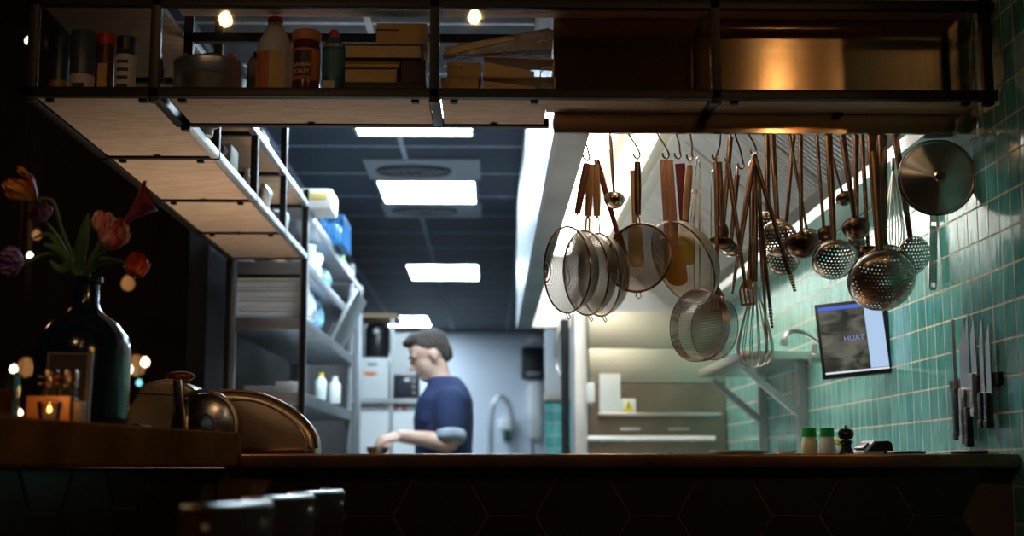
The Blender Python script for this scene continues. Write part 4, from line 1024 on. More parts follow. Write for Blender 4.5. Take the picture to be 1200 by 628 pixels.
# binders
slabitem('book', 'book', 'flat book with pale top edge at the bottom left of the binders', 516, 562, 91, 107.5, 3.04, .2, 'kraft', 0, 'paper', 'back')
slabitem('paper_bag', 'bag', 'crumpled tan paper packet on the flat book beside the binders', 524, 564, 73, 90, 3.06, .1, 'kraft')
def binder(px0, px1, y0, y1, Y, lab, tilt, d=.085):
    a = V(px0, y1, Y); b = V(px1, y0, Y); w_, h_ = b.x - a.x, b.z - a.z
    o = thing('ring_binder', lab, 'binder', (a.x, Y, a.z), 0, 'binders lying on the shelf', rot=(0, math.radians(tilt), 0))
    c = MB(); c.box((0, 0, 0), (w_, d, .0024)); c.box((0, 0, h_ - .0024), (w_, d, h_)); c.box((w_ - .003, 0, .0024), (w_, d, h_ - .0024)); c.build('cover', 'kraft', o)
    p = MB(); p.add([(.0, .003, .003), (w_ * .72, .003, .003), (w_ * .72, .003, h_ * .35), (0, .003, h_ * .75), (0, d - .002, .003), (w_ * .72, d - .002, .003), (w_ * .72, d - .002, h_ * .35), (0, d - .002, h_ * .75)], [(0, 1, 2, 3), (4, 5, 6, 7), (0, 1, 5, 4), (1, 2, 6, 5), (2, 3, 7, 6), (3, 0, 4, 7)]); p.build('pages', 'paper', o)
    for z in (.3, .6): MB().tube(catmull([(w_ - .012, d * z, .003), (w_ - .028, d * z, .003 + h_ * .15), (w_ - .030, d * z, h_ * .55), (w_ - .020, d * z, h_ * .75), (w_ - .006, d * z, h_ * .7)], 4), .001, 6).build('ring', 'steel', o)
    MB().box((w_ - .0036, .02, h_ * .3), (w_ + .0004, d - .02, h_ * .7)).build('spine_label', 'binder_dark', o)
binder(566, 651, 90, 107.5, 3.04, 'lowest ring binder lying flat with its rings at the right', 0)
binder(566, 649, 66, 89.5, 3.045, 'middle ring binder lying tilted with orange brown edge', 2.2)
M['film_binder'] = mat('film_wrapped_binder', (0.28, 0.24, 0.24), 0.28, 0.3, noise=0.5, nscale=22, bump=0.6, bscale=40)
a = V(518, 72, 3.05)
o = thing('ring_binder', 'top binder wrapped in crinkled clear film, sloping up to the right', 'binder', (a.x, 3.05, V(520, 66, 3.05).z), 0, 'binders lying on the shelf', rot=(0, math.radians(-4), 0))
MB().prism([(0, 0), (.255, .0), (.262, .045), (.25, .052), (.01, .022)], -.085, 0, mtx=Matrix(((1, 0, 0, 0), (0, 0, -1, 0), (0, 1, 0, 0), (0, 0, 0, 1))), bev=.002).build('cover', 'film_binder', o)
MB().prism([(.006, -.0), (.17, .028), (.17, .034), (.006, .018)], .001, .004, mtx=Matrix(((1, 0, 0, 0), (0, 0, -1, 0), (0, 1, 0, 0), (0, 0, 0, 1)))).build('pages', 'paper', o)
MB().tube(catmull([(.22, -.003, .012), (.232, -.004, .022), (.245, -.004, .018), (.25, -.003, .03)], 4), .001, 6).build('ring', 'steel', o)

# ---- things standing in the left wing of the shelf
zw = zb + 0.0105
def wbox(name, cat, lab, px0, px1, y0, Y, d, m, base=zw, bev=.004, row=None):
    a = V(px0, 200, Y); b = V(px1, 200, Y); zt_ = V(px1, y0, Y).z
    o = MB().box((0, 0, 0), (b.x - a.x, d, zt_ - base), bev).build(name, m); o.location = (a.x, Y, base); return tag(o, lab, cat)
M['blue_bag'] = mat('pale_blue_bag', (0.25, 0.50, 0.75), 0.35, bump=0.4, bscale=20)
M['white_bag'] = mat('white_bag', (0.78, 0.80, 0.82), 0.4, bump=0.4, bscale=20)
M['brown_cloth'] = mat('brown_cloth', (0.12, 0.05, 0.04), 0.85, bump=0.5, bscale=60)
M['yellow_band'] = mat('yellow_print', (0.85, 0.68, 0.20), 0.45)
M['green_bright'] = mat('bright_green_plastic', (0.30, 0.75, 0.05), 0.35)
M['crate_blue'] = mat('blue_crate_plastic', (0.02, 0.20, 0.50), 0.35)
p = V(241, 190, 3.45)
o = thing('measuring_jug', 'small white measuring jug at the near end of the left shelf wing', 'jug', (p.x - .01, 3.45, zw))
lath('body', [(0, 0), (.026, 0), (.033, .075), (.031, .075), (.024, .004), (0, .004)], 'white_plastic', o)
MB().tube(catmull([(.028, 0, .065), (.048, 0, .06), (.046, 0, .03), (.026, 0, .02)], 5), .003, 8).build('handle', 'white_plastic', o)
blob('folded_cloth', 'brown_cloth', 'crumpled brown cloth behind the small white measuring jug', 'cloth', (-.785, 3.80, zw), .030, .05, .03, 12, .3)
def bottle(px0, px1, yt, Y, body, cap, lab, base=zw, name='bottle', sh=.7):
    a = V(px0, 200, Y); b = V(px1, 200, Y); r = (b.x - a.x) / 2; h = V(px0, yt, Y).z - base
    o = thing(name, lab, 'bottle', ((a.x + b.x) / 2, Y, base))
    lath('body', [(0, 0), (r * .95, 0), (r, h * .03), (r, h * sh), (r * .42, h * (sh + .17)), (r * .4, h * .9), (0, h * .9)], body, o)
    lath('cap', [(r * .42, h * .88), (r * .48, h * .89), (r * .46, h), (0, h)], cap, o)
    return o
bottle(283, 296, 197, 4.45, 'white_plastic', 'white_plastic', 'tall white bottle in the middle of the left shelf wing')
blob('plastic_bag', 'blue_bag', 'pale blue bag right of the tall white bottle on the wing', 'bag', (V(304, 230, 4.62).x, 4.62, zw), .032, .05, .05, 15)
blob('plastic_bag', 'white_bag', 'white bag at the edge of the wing below the pale blue one', 'bag', (V(312, 230, 4.42).x + .0, 4.40, zw), .020, .05, .034, 16)
blob('plastic_bag', 'white_bag', 'big white bag near the far end of the wing', 'bag', (V(324, 270, 4.95).x, 4.98, zw), .040, .06, .048, 17)
blob('food_packet', 'wrap_orange', 'small orange packet leaning on the big white bag', 'packet', (V(322, 270, 4.85).x, 4.86, zw), .014, .02, .020, 18)
wbox('carton', 'box', 'yellowish box standing on the wing behind the tall white bottle', 296, 306, 150, 4.4, .15, get('pale_yellow_box', (0.6, 0.5, 0.25), .6), ST + .017)
wbox('carton', 'box', 'pale green box on the wing behind the white measuring jug', 262, 270, 168, 3.95, .12, get('pale_green_box', (0.45, 0.55, 0.45), .6))

# ============================================================ RACKS IN THE KITCHEN
def rack(name, lab, x0, x1, y0, y1, levels, ztop, post=.03):
    o = thing(name, lab, 'shelving', (x0, y0, 0))
    for x in (x0, x1 - post):
        for y in (y0, y1 - post): MB().box((x - x0, y - y0, 0), (x - x0 + post, y - y0 + post, ztop), .003).build('post', 'rack_steel', o)
    for z in levels: MB().box((.001, .001, z - .05), (x1 - x0 - .001, y1 - y0 - .001, z), .003).build('shelf_board', 'rack_steel', o)
    return o
L1, L2, L3, L4 = E + .30, E + .60, E + .83, E + 1.05
rack('storage_rack', 'long steel storage rack behind the overhead shelf, full of kitchen goods', -1.06, -.745, 5.50, 7.40, (.3, L1, L2, L3, L4), E + 1.1)
rack('storage_rack', 'farther steel rack with blue goods on its high top board', -1.10, -.76, 7.50, 8.05, (L4,), E + 1.06)
for k in range(4):
    o = thing('flat_box', 'white flat carton in the stack of four on the rack, ' + ('lowest', 'second from below', 'second from above', 'topmost')[k], 'box', (-1.03, 5.52, L2 + .001 + k * .0415), (0, .01, -.008, .005)[k], 'stack of white cartons')
    MB().box((0, 0, 0), (.262, .25, .027), .002).build('base', get('pale_carton', (.60, .66, .74), .6), o); MB().box((-.002, -.002, .0305), (.264, .252, .0385), .002).build('lid', 'white_bag', o)
wbox('paper_stack', 'paper', 'stack of white paper bags on the lower rack shelf at its near end', 293, 328, 452, 5.55, .2, 'white_bag', L1 + .001)
wbox('carton', 'box', 'white low carton on the lower rack shelf beside the paper bags', 329, 355, 447, 5.55, .2, 'white_plastic', L1 + .001)
bottle(374, 388, 437, 6.2, 'milky', 'yellow_cap', 'white bottle with yellow cap on the lower rack shelf', L1 + .001)
bottle(390, 404, 441, 6.5, 'white_plastic', 'white_plastic', 'white canister right of the yellow capped bottle', L1 + .001, 'canister')
blob('plastic_bag', 'white_bag', 'white and blue bag on the middle rack shelf beside the carton stack', 'bag', (-.83, 5.98, L2 + .001), .06, .12, .09, 21)
blob('plastic_bag', 'blue_bag', 'pale blue sack on the middle rack shelf behind the white bag', 'bag', (-.84, 6.32, L2 + .001), .06, .12, .085, 22)
o = tag(MB().box((-.15, 0, -.010), (.15, .50, .010), .004).build('oven_tray', 'steel_soft'), 'grey oven tray leaning steeply on the middle rack shelf', 'tray')
o.location = (-.735, 6.75, L2 + .143); o.rotation_euler = (0, math.radians(-64), 0)
o = tag(MB().box((-.11, 0, -.012), (.11, .55, .012), .004).build('oven_tray', 'black_plastic'), 'black oven tray leaning left of the grey one', 'tray')
o.location = (-.86, 6.65, L2 + .125); o.rotation_euler = (0, math.radians(-64), 0)
# on level 3
p = V(352, 300, 5.65)
o = thing('food_container', 'clear plastic container on the rack just behind the wing end', 'container', (p.x, 5.7, L3 + .001))
lath('body', [(0, 0), (.05, 0), (.058, .09), (.056, .09), (.048, .003), (0, .003)], 'milky', o); lath('lid', [(.0, .098), (.058, .096), (.060, .091), (.0, .091)], 'white_plastic', o)
blob('plastic_bag', 'white_bag', 'white bag on the rack between the clear container and the green tub', 'bag', (-.82, 6.1, L3 + .001), .06, .09, .07, 24)
blob('plastic_bag', 'blue_bag', 'blue bag on the third rack level towards its far end', 'bag', (-.82, 6.55, L3 + .001), .05, .09, .06, 25)
blob('bread_loaf', get('bread', (0.50, 0.30, 0.15), .8), 'tan loaf lying on the rack behind the end of the wing', 'bread', (V(345, 300, 5.62).x - .10, 5.62, L3 + .001), .06, .05, .03, 26)
# on the top level
a = V(341, 213, 5.55); b = V(390, 213, 5.55)
o = thing('paper_towel_pack', 'white pack with yellow band sticking out from the top of the rack', 'box', (a.x, 5.53, L4 + .001))
MB().box((0, 0, 0), (b.x - a.x, .22, .088), .012).build('body', 'white_plastic', o); MB().box((-.001, -.0015, .04), (b.x - a.x - .02, .1, .068), .001).build('band', 'yellow_band', o)
def crate(x0, x1, y, d, z, h, m, lab):
    o = thing('crate', lab, 'crate', (x0, y, z)); w_ = x1 - x0
    f = MB(); f.box((0, 0, 0), (w_, d, .008)); f.box((0, 0, h - .02), (w_, .006, h)); f.box((0, d - .006, h - .02), (w_, d, h)); f.box((0, 0, h - .02), (.006, d, h)); f.box((w_ - .006, 0, h - .02), (w_, d, h))
    n = 7
    for k in range(n):
        u = k / (n - 1) * (w_ - .008)
        f.box((u, 0, 0), (u + .008, .005, h)); f.box((u, d - .005, 0), (u + .008, d, h))
        v = k / (n - 1) * (d - .010)
        f.box((w_ - .005, v, 0), (w_, v + .010, h)); f.box((0, v, 0), (.005, v + .010, h))
    f.build('basket', m, o)
    blob('contents', 'blue_bag', None, None, (w_ / 2, d / 2, .01), w_ * .42, d * .42, h * .38, 31, .12, o)
crate(V(374, 290, 6.45).x, V(403, 290, 6.45).x, 6.42, .35, L4 + .001, .145, 'crate_blue', 'bright blue crate on top of the rack')
o = thing('tub', 'small bright green tub on top of the rack behind the blue crate', 'tub', (V(395, 303, 7.1).x, 7.1, L4 + .001)); lath('body', [(0, 0), (.035, 0), (.042, .06), (0, .06)], 'green_bright', o); lath('lid', [(0, .072), (.042, .070), (.044, .061), (0, .061)], 'green_bright', o)
crate(-1.0, -.83, 7.55, .25, L4 + .001, .12, 'crate_blue', 'farther small blue crate at the end of the high board')
bottle(414, 420, 336, 7.85, 'white_plastic', 'blue_bag', 'white bottle with pale blue cap at the far end of the high board', L4 + .001)

# back rack with machine, heater, cabinet, microwave and fridge
BY = 8.7
br = thing('kitchen_shelf', 'steel shelf frame with tan top plank holding the white machines', 'shelving', (-.88, BY, 0))
def bl_(mb, n, m): return w2l(mb, (-.88, BY, 0)).build(n, m, br)
zA = V(450, 467, BY).z; zB = V(450, 372, BY).z
for x in (-.87, -.64): bl_(MB().box((x, BY + .02, 0), (x + .022, BY + .042, zB)), 'post', 'steel_soft')
for x in (-.87, -.42): bl_(MB().box((x, BY + .40, 0), (x + .022, BY + .422, zA if x > -.5 else zB)), 'post', 'steel_soft')
bl_(MB().box((-.88, BY, zA - .028), (-.40, BY + .45, zA)), 'shelf_board', 'steel_soft')
bl_(MB().box((-.88, BY, zB), (-.60, BY + .45, zB + .03)), 'top_plank', get('tan_plank', (0.42, 0.28, 0.15), .6))
def front(px0, px1, y0, y1, Y): return V(px0, y1, Y), V(px1, y0, Y)
a, b = front(419, 461, 419, 466, BY)
o = thing('dough_machine', 'white boxy machine with orange and green mark under the black heater', 'machine', (a.x, BY + .01, zA + .001)); w_, h_ = b.x - a.x, b.z - zA
MB().box((0, 0, 0), (w_ - .03, .35, h_), .012).build('body', 'white_plastic', o); MB().box((w_ - .03, .02, .0), (w_, .33, h_ * .92), .01).build('side_housing', 'steel_soft', o)
MB().prism([(.03, h_ * .62), (.06, h_ * .55), (.11, h_ * .56), (.13, h_ * .62), (.10, h_ * .65), (.05, h_ * .66)], 0.0, .003, mtx=Matrix(((1, 0, 0, 0), (0, 0, -1, 0), (0, 1, 0, 0), (0, 0, 0, 1)))).build('orange_mark', get('orange_print', (.85, .25, .05), .5), o)
MB().box((.06, -.003, h_ * .80), (.12, 0, h_ * .87), .001).build('green_mark', get('green_print', (.1, .35, .25), .5), o)
o = thing('water_heater', 'black rounded water heater with chrome fittings above the white machine', 'water heater', (V(439, 420, BY).x, BY + .18, b.z + .001))
r = .078; h_ = V(440, 374, BY).z - b.z
lath('body', [(0, 0), (r * .9, 0), (r, .02), (r, h_ * .8), (r * .8, h_ * .92), (r * .3, h_ * .97), (0, h_ * .97)], 'black_plastic', o)
MB().tube(catmull([(r * .3, -.03, h_ * .9), (r * .9, -.05, h_ * .88), (r * 1.15, -.05, h_ * .7), (r * 1.15, -.04, .03)], 5), .009, 8).build('pipe', 'steel', o)
MB().ball((0, -r + .004, h_ * .72), .02).build('gauge', 'white_plastic', o)
a, b = front(462, 489, 440, 466, BY)
o = thing('microwave', 'dark small oven under the white cabinet', 'microwave', (a.x, BY + .02, zA + .001)); w_, h_ = b.x - a.x, b.z - zA
MB().box((0, 0, 0), (w_, .32, h_), .005).build('body', 'black_plastic', o); MB().box((.01, -.004, .02), (w_ * .72, 0, h_ - .02), .002).build('door', get('dark_glass', (.05, .05, .07), .1), o)
for k in range(3): MB().lathe([(0, 0), (.012, 0), (.010, .012), (0, .012)], 12, Matrix.Translation((w_ * .86, 0, h_ * (.25 + .25 * k))) @ Matrix.Rotation(pi / 2, 4, 'X')).build('knob', 'steel', o)
a2, b2 = front(460, 497, 390, 440, BY)
o = thing('white_cabinet', 'white upright cabinet behind the face of the cook', 'cabinet', (a2.x, BY + .02, b.z + .001)); w_, h_ = b2.x - a2.x, b2.z - b.z
MB().box((0, 0.012, 0), (w_, .32, h_), .004).build('body', 'white_plastic', o); MB().box((.004, 0, .004), (w_ - .004, .011, h_ - .03), .004).build('door', 'white_plastic', o); MB().box((w_ - .03, -.012, h_ * .3), (w_ - .02, 0, h_ * .55), .002).build('handle', 'steel', o)
a, b = front(416, 492, 470, 540, BY)
o = thing('refrigerator', 'white refrigerator with two red knobs behind the arm of the cook', 'refrigerator', (a.x, BY + .05, 0)); w_, h_ = b.x - a.x, zA - .03
MB().box((0.022, .012, 0), (w_ - .03, .34, h_), .006).build('body', 'white_plastic', o); MB().box((.026, 0, .05), (w_ - .034, .011, h_ - .06), .004).build('door', 'white_plastic', o)
for px in (462, 474): q = V(px, 476, BY); MB().lathe([(0, 0), (.017, 0), (.014, .02), (0, .022)], 14, Matrix.Translation((q.x - a.x, -.0, q.z)) @ Matrix.Rotation(pi / 2, 4, 'X')).build('knob', 'red_lid', o)
# things on the back wall
def wallbox(name, cat, lab, px0, px1, y0, y1, m, d=.12, bev=.03):
    a, b = front(px0, px1, y0, y1, 14.8); o = thing(name, lab, cat, (a.x, 14.998 - d, a.z))
    MB().box((0, 0, 0), (b.x - a.x, d, b.z - a.z), bev).build('body', m, o); return o, b.x - a.x, b.z - a.z
o, w_, h_ = wallbox('towel_dispenser', 'dispenser', 'black paper towel dispenser on the far wall', 611, 640, 405, 443, 'black_plastic')
MB().box((w_ * .2, -.006, h_ * .1), (w_ * .8, 0, h_ * .2), .002).build('slot', 'steel_soft', o)
o, w_, h_ = wallbox('wall_lamp', 'lamp', 'white wall lamp above the black towel dispenser', 618, 638, 391, 401, 'white_plastic', .1, .02)
o, w_, h_ = wallbox('boiler', 'boiler', 'tall white rounded boiler below the black towel dispenser', 619, 637, 446, 514, 'white_plastic', .17, .06)
MB().tube([(w_ * .3, .08, 0), (w_ * .3, .08, -.5)], .015).build('pipe', 'steel', o)
o, w_, h_ = wallbox('soap_dispenser', 'dispenser', 'small white soap dispenser with dark green base on the far wall', 585, 604, 489, 503, 'white_plastic', .1, .02)
MB().box((w_ * .25, .01, -.13), (w_ * .75, .09, -.002), .01).build('base', get('dark_green', (.02, .08, .05), .4), o)
o = thing('sink_tap', 'tall arched steel tap rising at the far wall', 'tap', (V(575, 530, 14.7).x, 14.7, .93))
xx = V(600, 500, 14.7).x - V(575, 500, 14.7).x; zz = V(588, 465, 14.7).z - .93
MB().tube(catmull([(0, 0, 0), (0, 0, zz * .6), (xx * .1, 0, zz * .9), (xx * .5, 0, zz), (xx * .9, 0, zz * .88), (xx, 0, zz * .6)], 6), .022, 10).build('spout', 'steel_soft', o)
tag(MB().box((-.65, 14.3, 0), (.6, 14.999, .93), .01).build('sink_unit', 'steel_soft'), 'low steel sink unit along the far kitchen wall', 'sink')

# ============================================================ THE COOK
M['skin'] = mat('skin', (0.62, 0.38, 0.28), 0.5, noise=0.05)
M['shirt'] = mat('navy_chef_shirt', (0.014, 0.026, 0.085), 0.85, noise=0.12, nscale=8, bump=0.3, bscale=14)
M['cuff'] = mat('grey_lining', (0.34, 0.38, 0.44), 0.85, noise=.25, nscale=15, bump=.6, bscale=18)
M['hair'] = mat('short_brown_hair', (0.048, 0.034, 0.027), 0.8, noise=0.5, nscale=60, bump=0.6, bscale=90)
M['trouser'] = mat('black_trousers', (0.02, 0.02, 0.025), 0.85)
CY = 6.6
def loft(mb, secs, seg=24, ex=2.3):
    vs = []; fs = []
    for cx, cy, cz, a_, b_ in secs:
        for k in range(seg):
            t = 2 * pi * k / seg; c, s_ = math.cos(t), math.sin(t)
            vs.append((cx + a_ * math.copysign(abs(c) ** (2 / ex), c), cy + b_ * math.copysign(abs(s_) ** (2 / ex), s_), cz))
    for i in range(len(secs) - 1):
        for k in range(seg): fs.append((i * seg + k, i * seg + (k + 1) % seg, (i + 1) * seg + (k + 1) % seg, (i + 1) * seg + k))
    fs.append(tuple(range(seg))); fs.append(tuple((len(secs) - 1) * seg + k for k in range(seg)))
    mb.add(vs, fs); return mb
def limb(mb, pts, rs, sub=5):
    pts = [Vector(p) for p in pts]; q = catmull(pts, sub); n = len(pts)
    r = []
    for i in range(n - 1):
        for k in range(sub): r.append(rs[i] + (rs[i + 1] - rs[i]) * k / sub)
    r.append(rs[-1]); mb.tube(q, r, 14); mb.ball(q[-1], rs[-1], seg=12); mb.ball(q[0], rs[0], seg=12); return mb
person = thing('person', 'man in a navy chef shirt with rolled sleeves, looking down while working with his hands', 'person', (V(520, 530, CY).x, CY, 0))
po = person.location.copy()
def pbuild(mb, name, m, vox, sm=2):
    mb.v = [(x - po.x, y - po.y, z) for x, y, z in mb.v]
    o = mb.build(name, m, person)
    r = o.modifiers.new('fuse', 'REMESH'); r.mode = 'VOXEL'; r.voxel_size = vox; r.use_smooth_shade = True
    if sm:
        s_ = o.modifiers.new('soften', 'SMOOTH'); s_.factor = .5; s_.iterations = sm
    return o
def C(px, py, dy=0): return V(px, py, CY + dy)
hc = C(503, 417)       # head centre
body = MB()
# head built in its own frame: -x is the face, then pitched downwards
Hm = Matrix.Translation(hc) @ Matrix.Rotation(math.radians(-22), 4, 'Y') @ Matrix.Rotation(math.radians(10), 4, 'Z')
body.ball((.010, 0, .030), .1, (.98, .76, .90), 24, Hm)            # cranium
body.ball((-.028, 0, -.030), .1, (.58, .60, .85), 24, Hm)          # face
body.ball((-.050, 0, -.092), .1, (.30, .34, .24), 20, Hm)          # chin and jaw
body.ball((-.020, 0, -.070), .1, (.50, .52, .34), 20, Hm)
nose = MB(); nose.tube([(-.085, 0, .012), (-.099, 0, -.010), (-.110, 0, -.028), (-.098, 0, -.038)], [.007, .009, .012, .010], 10); body.add([Hm @ Vector(v) for v in nose.v], nose.f)
body.ball((-.099, 0, -.030), .0125, (.9, 1.2, .8), 12, Hm)
body.ball((-.082, 0, -.060), .016, (.75, 1.5, .55), 12, Hm); body.ball((-.080, 0, -.072), .015, (.7, 1.3, .55), 12, Hm)
body.ball((-.078, .028, .018), .022, (.55, 1.1, .45), 12, Hm); body.ball((-.078, -.028, .018), .022, (.55, 1.1, .45), 12, Hm)
for s_ in (-1, 1): body.ball((.012, s_ * .076, -.012), .032, (.62, .28, 1.0), 14, Hm)
nb = C(519, 456)
limb(body, [hc + Vector((.03, 0, -.03)), hc + Vector((.045, 0, -.09)), nb, nb + Vector((.0, 0, -.06))], [.055, .056, .064, .09])
hx_ = po.x
SH = lambda sy: Vector((C(529, 470).x, CY + sy * .172, C(529, 474).z))
torso = [(hx_ + .005, CY, .93, .115, .165), (hx_ + .0, CY, 1.05, .112, .150), (hx_, CY, 1.20, .118, .160), (hx_ - .002, CY, 1.33, .125, .175), (hx_ + .004, CY, 1.42, .115, .180), (hx_ + .012, CY, 1.465, .090, .135), (hx_ + .010, CY, 1.50, .070, .095), (hx_ + .002, CY, 1.53, .058, .065)]
loft(body, torso)
def arm(mb, sy, EL, WR, r0=.055, stop=None):
    s0 = SH(sy); limb(mb, [s0, s0.lerp(EL, .5), EL, EL.lerp(WR, .4), WR], [r0, .049, .041, .041, .027]); return mb
ELn = C(528, 519, -.22); WRn = C(470, 510, -.20)
ELf = C(520, 516, .24); WRf = C(468, 512, .10)
arm(body, -1, ELn, WRn); arm(body, 1, ELf, WRf)
def hand(mb, W, d, palm_n, curl, side):
    d = Vector(d).normalized(); n = Vector(palm_n).normalized(); s_ = d.cross(n).normalized() * side
    pc = W + d * .05
    pal = MB(); pal.ball((0, 0, 0), .05, (1.0, .82, .32), 16)
    mt_ = Matrix((d, s_, n)).transposed().to_4x4(); mt_.translation = pc; mb.add([mt_ @ Vector(v) for v in pal.v], pal.f)
    for k, (off, ln_) in enumerate(((-.030, .068), (-.010, .078), (.010, .072), (.029, .056))):
        b0 = pc + d * .036 + s_ * off; c1 = curl; pts = [b0]; a_ = 0.25
        for j in range(3):
            a_ += c1; pts.append(pts[-1] + (d * math.cos(a_) + n * math.sin(a_)) * ln_ * (.42, .33, .25)[j])
        limb(mb, pts, [.0095, .009, .0082, .0072], 3)
    t0 = W + d * .022 - s_ * .030
    limb(mb, [t0, t0 - s_ * .022 + d * .018 + n * .012, t0 - s_ * .026 + d * .042 + n * .026, t0 - s_ * .016 + d * .062 + n * .034], [.013, .0115, .0105, .009], 3)
hand(body, WRn, C(452, 514, -.22) - WRn, (-.1, .35, -.9), .55, 1)
hand(body, WRf, C(450, 517, .0) - WRf, (.1, -.5, -.8), .5, -1)
for sy in (-1, 1):
    limb(body, [(hx_, CY + sy * .09, .95), (hx_ - .01, CY + sy * .10, .72), (hx_ - .015, CY + sy * .105, .50), (hx_ + .0, CY + sy * .105, .28), (hx_ + .02, CY + sy * .105, .09)], [.10, .082, .06, .058, .04])
    body.ball((hx_ - .06, CY + sy * .105, .045), .045, (2.4, .95, .85), 14)
pbuild(body, 'body', 'skin', .0075, 2)
# shirt
sh = MB(); loft(sh, [(x + (.0 if i else .0), y, z, a_ + .020, b_ + .020) for i, (x, y, z, a_, b_) in enumerate(torso[:-1])] + [(nb.x + .004, CY, 1.535, .072, .078)])
loft(sh, [(hx_ + .005, CY, .84, .135, .185), (hx_ + .005, CY, .95, .135, .185)])
for sy, EL, WR in ((-1, ELn, WRn), (1, ELf, WRf)):
    s0 = SH(sy); limb(sh, [s0 + Vector((.0, sy * .004, .004)), s0.lerp(EL, .45), s0.lerp(EL, .74)], [.078, .077, .068])
limb(sh, [nb + Vector((.012, -.02, -.015)), nb + Vector((.0, 0, -.03))], [.066, .08])
pbuild(sh, 'shirt', 'shirt', .011, 3)
for sy, EL, WR in ((-1, ELn, WRn), (1, ELf, WRf)):
    s0 = SH(sy); cf = MB(); cf.tube([s0.lerp(EL, .70), s0.lerp(EL, .77), s0.lerp(EL, .90), s0.lerp(EL, 1.0)], [.066, .075, .072, .060], 18)
    cf.v = [(x - po.x, y - po.y, z) for x, y, z in cf.v]; cf.build('rolled_cuff', 'cuff', person, ang=80)
pk = MB().box((-.012, -.004, -.028), (.05, .004, .02), .003, Matrix.Translation(C(496, 487, -.172)) @ Matrix.Rotation(-.25, 4, 'Z')); pk.v = [(x - po.x, y - po.y, z) for x, y, z in pk.v]; pk.build('pocket', 'shirt', person)
tr_ = MB(); loft(tr_, [(hx_ + .005, CY, .80, .128, .178), (hx_ + .005, CY, .96, .122, .172)])
for sy in (-1, 1): limb(tr_, [(hx_, CY + sy * .09, .90), (hx_ - .01, CY + sy * .10, .70), (hx_ - .01, CY + sy * .105, .46), (hx_ + .01, CY + sy * .105, .11)], [.112, .098, .078, .066])
pbuild(tr_, 'trousers', 'trouser', .012, 2)
hr_ = MB()
hr_.ball((.018, 0, .042), .1, (.99, .80, .90), 24, Hm); hr_.ball((-.035, 0, .098), .1, (.58, .58, .34), 20, Hm); hr_.ball((.070, 0, .0), .1, (.46, .66, .74), 20, Hm)
hr_.ball((-.070, 0, .096), .036, (.9, 1.3, .6), 16, Hm)
# cut the hair away from face, ears and neck
cut = []
hb = bmesh.new(); me_ = bpy.data.meshes.new('x'); me_.from_pydata(hr_.v, [], hr_.f); hb.from_mesh(me_); bpy.data.meshes.remove(me_)
HI = Hm.inverted()
for v in hb.verts:
    q = HI @ v.co
    lim = .056 if q.x < -.045 else (.052 - (q.x + .045) * 1.2 if q.x < .02 else -.058)
    if q.z < lim: q.z = lim; q.x = q.x * .9 + .002; q.y *= .86; v.co = Hm @ q
hr_ = MB().bm(hb)
pbuild(hr_, 'hair', 'hair', .008, 1)
for s_ in (-1, 1):
    e_ = MB().ball((-.086, s_ * .029, .004), .010, (.5, 1.3, .45), 12, Hm); e_.v = [(x - po.x, y - po.y, z) for x, y, z in e_.v]; e_.build('closed_eye', 'hair', person)
    e_ = MB().ball((-.090, s_ * .030, .026), .014, (.4, 1.4, .28), 12, Hm); e_.v = [(x - po.x, y - po.y, z) for x, y, z in e_.v]; e_.build('eyebrow', 'hair', person)
# what he holds and the table he works at
p = C(442, 523, -.18)
o = thing('glazed_bowl', 'small brown glazed bowl held in the hands of the cook', 'bowl', (p.x, p.y, p.z - .055))
lath('body', [(0, 0), (.025, 0), (.03, .004), (.046, .03), (.050, .052), (.047, .052), (.042, .03), (.024, .008), (0, .008)], get('brown_glaze', (.14, .05, .02), .2), o)
tag(MB().box((-.735, 6.2, 0), (-.40, 7.0, .93), .01).build('work_table', 'steel_soft'), 'low steel work table hidden in front of the cook', 'table')

# ============================================================ BAR: VASE AND FLOWERS
VX = V(95, 480, 2.66).x; VY = 2.66
M['vase'] = mat('deep_blue_glass', (0.004, 0.014, 0.040), 0.16, coat=.5)
VH = V(95, 325, VY).z - LT
vr = 54 * VY / F
vase = thing('bottle_vase', 'large dark blue bottle shaped vase with narrow neck holding the flowers', 'vase', (VX, VY, LT))
lath('body', [(0, 0), (vr * .93, 0), (vr * .98, .006), (vr, .02), (vr * 1.0, VH * .50), (vr * .93, VH * .60), (vr * .72, VH * .69), (vr * .45, VH * .745), (vr * .31, VH * .79), (vr * .27, VH * .84), (vr * .27, VH * .95), (vr * .34, VH * .965), (vr * .34, VH), (vr * .24, VH), (vr * .22, VH * .8), (vr * .22, VH * .78), (0, VH * .77)], 'vase', vase, seg=56)
M['stem'] = mat('green_stem', (0.10, 0.19, 0.05), 0.5)
M['leaf'] = mat('tulip_leaf', (0.07, 0.16, 0.05), 0.45, noise=0.3)
def petal_mat(name, c1, c2, c3, sc=14):
    m, N, L, b = nt(name); tc = N.new('ShaderNodeTexCoord'); n = N.new('ShaderNodeTexNoise'); mp = N.new('ShaderNodeMapping'); mp.inputs['Scale'].default_value = (sc * 1.5, sc * 1.5, sc * .35)
    n.inputs['Scale'].default_value = 3; n.inputs['Detail'].default_value = 3; L.new(tc.outputs['Object'], mp.inputs[0]); L.new(mp.outputs[0], n.inputs['Vector'])
    r = N.new('ShaderNodeValToRGB'); r.color_ramp.elements.new(.5)
    for e, p_, c in zip(r.color_ramp.elements, (.36, .5, .62), (c1, c2, c3)): e.position = p_; e.color = tuple(c) + (1,)
    L.new(n.outputs[0], r.inputs[0]); L.new(r.outputs[0], b.inputs['Base Color']); b.inputs['Roughness'].default_value = .5
    b.inputs['Subsurface Weight'].default_value = .15; b.inputs['Subsurface Radius'].default_value = (.01, .004, .002); b.inputs['Subsurface Scale'].default_value = .3
    return m
